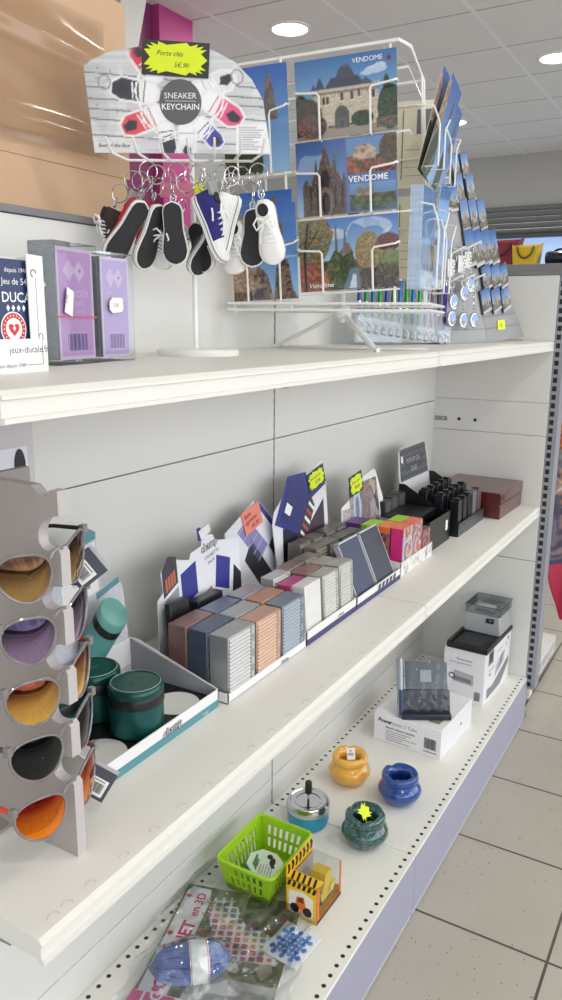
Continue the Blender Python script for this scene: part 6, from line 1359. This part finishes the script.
p.prism([(.030, .118), (.075, .118), (.075, .160), (.030, .160)], 0, .0002, PG, FF); p.prism([(.036, .126), (.069, .126), (.069, .154), (.036, .154)], .0002, .0004, PD, FF); p.prism([(.03, .012), (.16, .012), (.232, .060), (.232, .082), (.08, .038), (.03, .044)], 0, .0002, PG, FF)
p.prism([(.10, .060), (.18, .085), (.19, .118), (.15, .112), (.11, .092)], 0, .0002, PLG, FF); p.prism([(.13, .07), (.16, .082), (.17, .12), (.15, .11)], .0002, .0004, PG, FF); p.lathe([(.005, 0), (.005, .0003), (.0001, .0003)], PD, FF @ T(.05, .085, 0), 16); p.text('200', .014, PG, FF @ T(.19, .128, 0))
p.box(.04, .09, .098, .100, 0, .0002, GINK, FF); p.box(.11, .17, .135, .137, 0, .0002, GINK, FF); p.lathe([(.006, 0), (.006, .0003), (.0001, .0003)], PD, FF @ T(.215, .148, 0), 16); p.build('carton_print', t, smooth=None)
t = thing('tubing_machine', 'silver box-shaped machine with clear hopper on a black base, standing on the tall carton', 'machine', (.727, -.2925, ZB + .1664), math.radians(-2.5))
b = MB(); b.box(-.004, .248, -.004, .120, 0, .012, BLACK); b.box(-.004, .125, -.004, .002, .012, .017, BLACK); b.box(-.004, .002, -.004, .120, .012, .017, BLACK); b.box(-.004, .125, .112, .120, .012, .022, BLACK); b.build('black_base', t, bevel=.002)
b = MB(); b.box(.018, .110, .020, .100, .012, .0135, mat('matt_black_mat', (44, 46, 52), .6)); b.build('base_mat', t, bevel=.001)
SILM = mat('silver_machine_plastic', (176, 180, 184), .35, .35, var=.02)
b = MB(); b.add([(.124, .0, .012), (.246, .0, .012), (.246, .116, .012), (.124, .116, .012), (.132, .006, .072), (.242, .006, .072), (.242, .112, .072), (.132, .112, .072)], [(0, 3, 2, 1), (4, 5, 6, 7), (0, 1, 5, 4), (1, 2, 6, 5), (2, 3, 7, 6), (3, 0, 4, 7)], SILM); b.build('silver_body', t, bevel=.003)
HOP = clear('clear_hopper', base=.10, power=.8, tint=(225, 230, 232)); b = MB()
b.box(.130, .244, .004, .006, .072, .098, HOP); b.box(.130, .244, .112, .114, .072, .098, HOP); b.box(.130, .132, .006, .112, .072, .098, HOP); b.box(.242, .244, .006, .112, .072, .098, HOP); b.build('clear_hopper', t, smooth=None)
b = MB(); b.tube([(.128, .003, .0985), (.246, .003, .0985), (.246, .115, .0985), (.128, .115, .0985)], .0018, HOP, 6, True); b.build('hopper_rim', t)
b = MB(); b.box(.150, .225, .030, .090, .072, .078, mat('grey_chute', (120, 124, 128), .4, .3)); b.box(.16, .19, .035, .085, .078, .088, SILM); b.build('feed_chute', t, bevel=.001)
b = MB(); b.box(.1215, .128, .022, .046, .050, .064, BLACK); b.cyl((.1205, .034, .057), (.1225, .034, .057), .005, CHROME); b.build('switch', t, bevel=.001)

# ------------------------------------------------------------------ daylight, camera and picture settings
w = bpy.data.worlds.new('daylight_fill'); scene.world = w; w.use_nodes = True
nt = w.node_tree; bg = nt.nodes['Background']
tc = nt.nodes.new('ShaderNodeTexCoord'); sp = nt.nodes.new('ShaderNodeSeparateXYZ'); rp = nt.nodes.new('ShaderNodeValToRGB')
nt.links.new(tc.outputs['Generated'], sp.inputs[0]); nt.links.new(sp.outputs[2], rp.inputs['Fac']); nt.links.new(rp.outputs['Color'], bg.inputs['Color'])
rp.color_ramp.elements[0].position = 0.0; rp.color_ramp.elements[0].color = (.62, .64, .68, 1)
rp.color_ramp.elements[1].position = .5; rp.color_ramp.elements[1].color = (.86, .93, 1.0, 1)
bg.inputs['Strength'].default_value = 1.8
cd = bpy.data.cameras.new('camera'); cam = bpy.data.objects.new('camera', cd); COL.objects.link(cam)
cd.sensor_fit = 'VERTICAL'; cd.sensor_height = 36.0; cd.lens = 775.66/1000*36.0; cd.clip_start = .02; cd.clip_end = 60
r, u, f = (.50772, -.861487, .007773), (.190221, .120898, .974269), (.84026, .493177, -.225256)
cam.matrix_world = Matrix(((r[0], u[0], -f[0], -1.40294), (r[1], u[1], -f[1], -.84107), (r[2], u[2], -f[2], 1.27803), (0, 0, 0, 1)))
scene.camera = cam
vs = scene.view_settings; vs.view_transform = 'Standard'; vs.look = 'None'; vs.gamma = 1.0; vs.use_curve_mapping = False; vs.exposure = 0.12
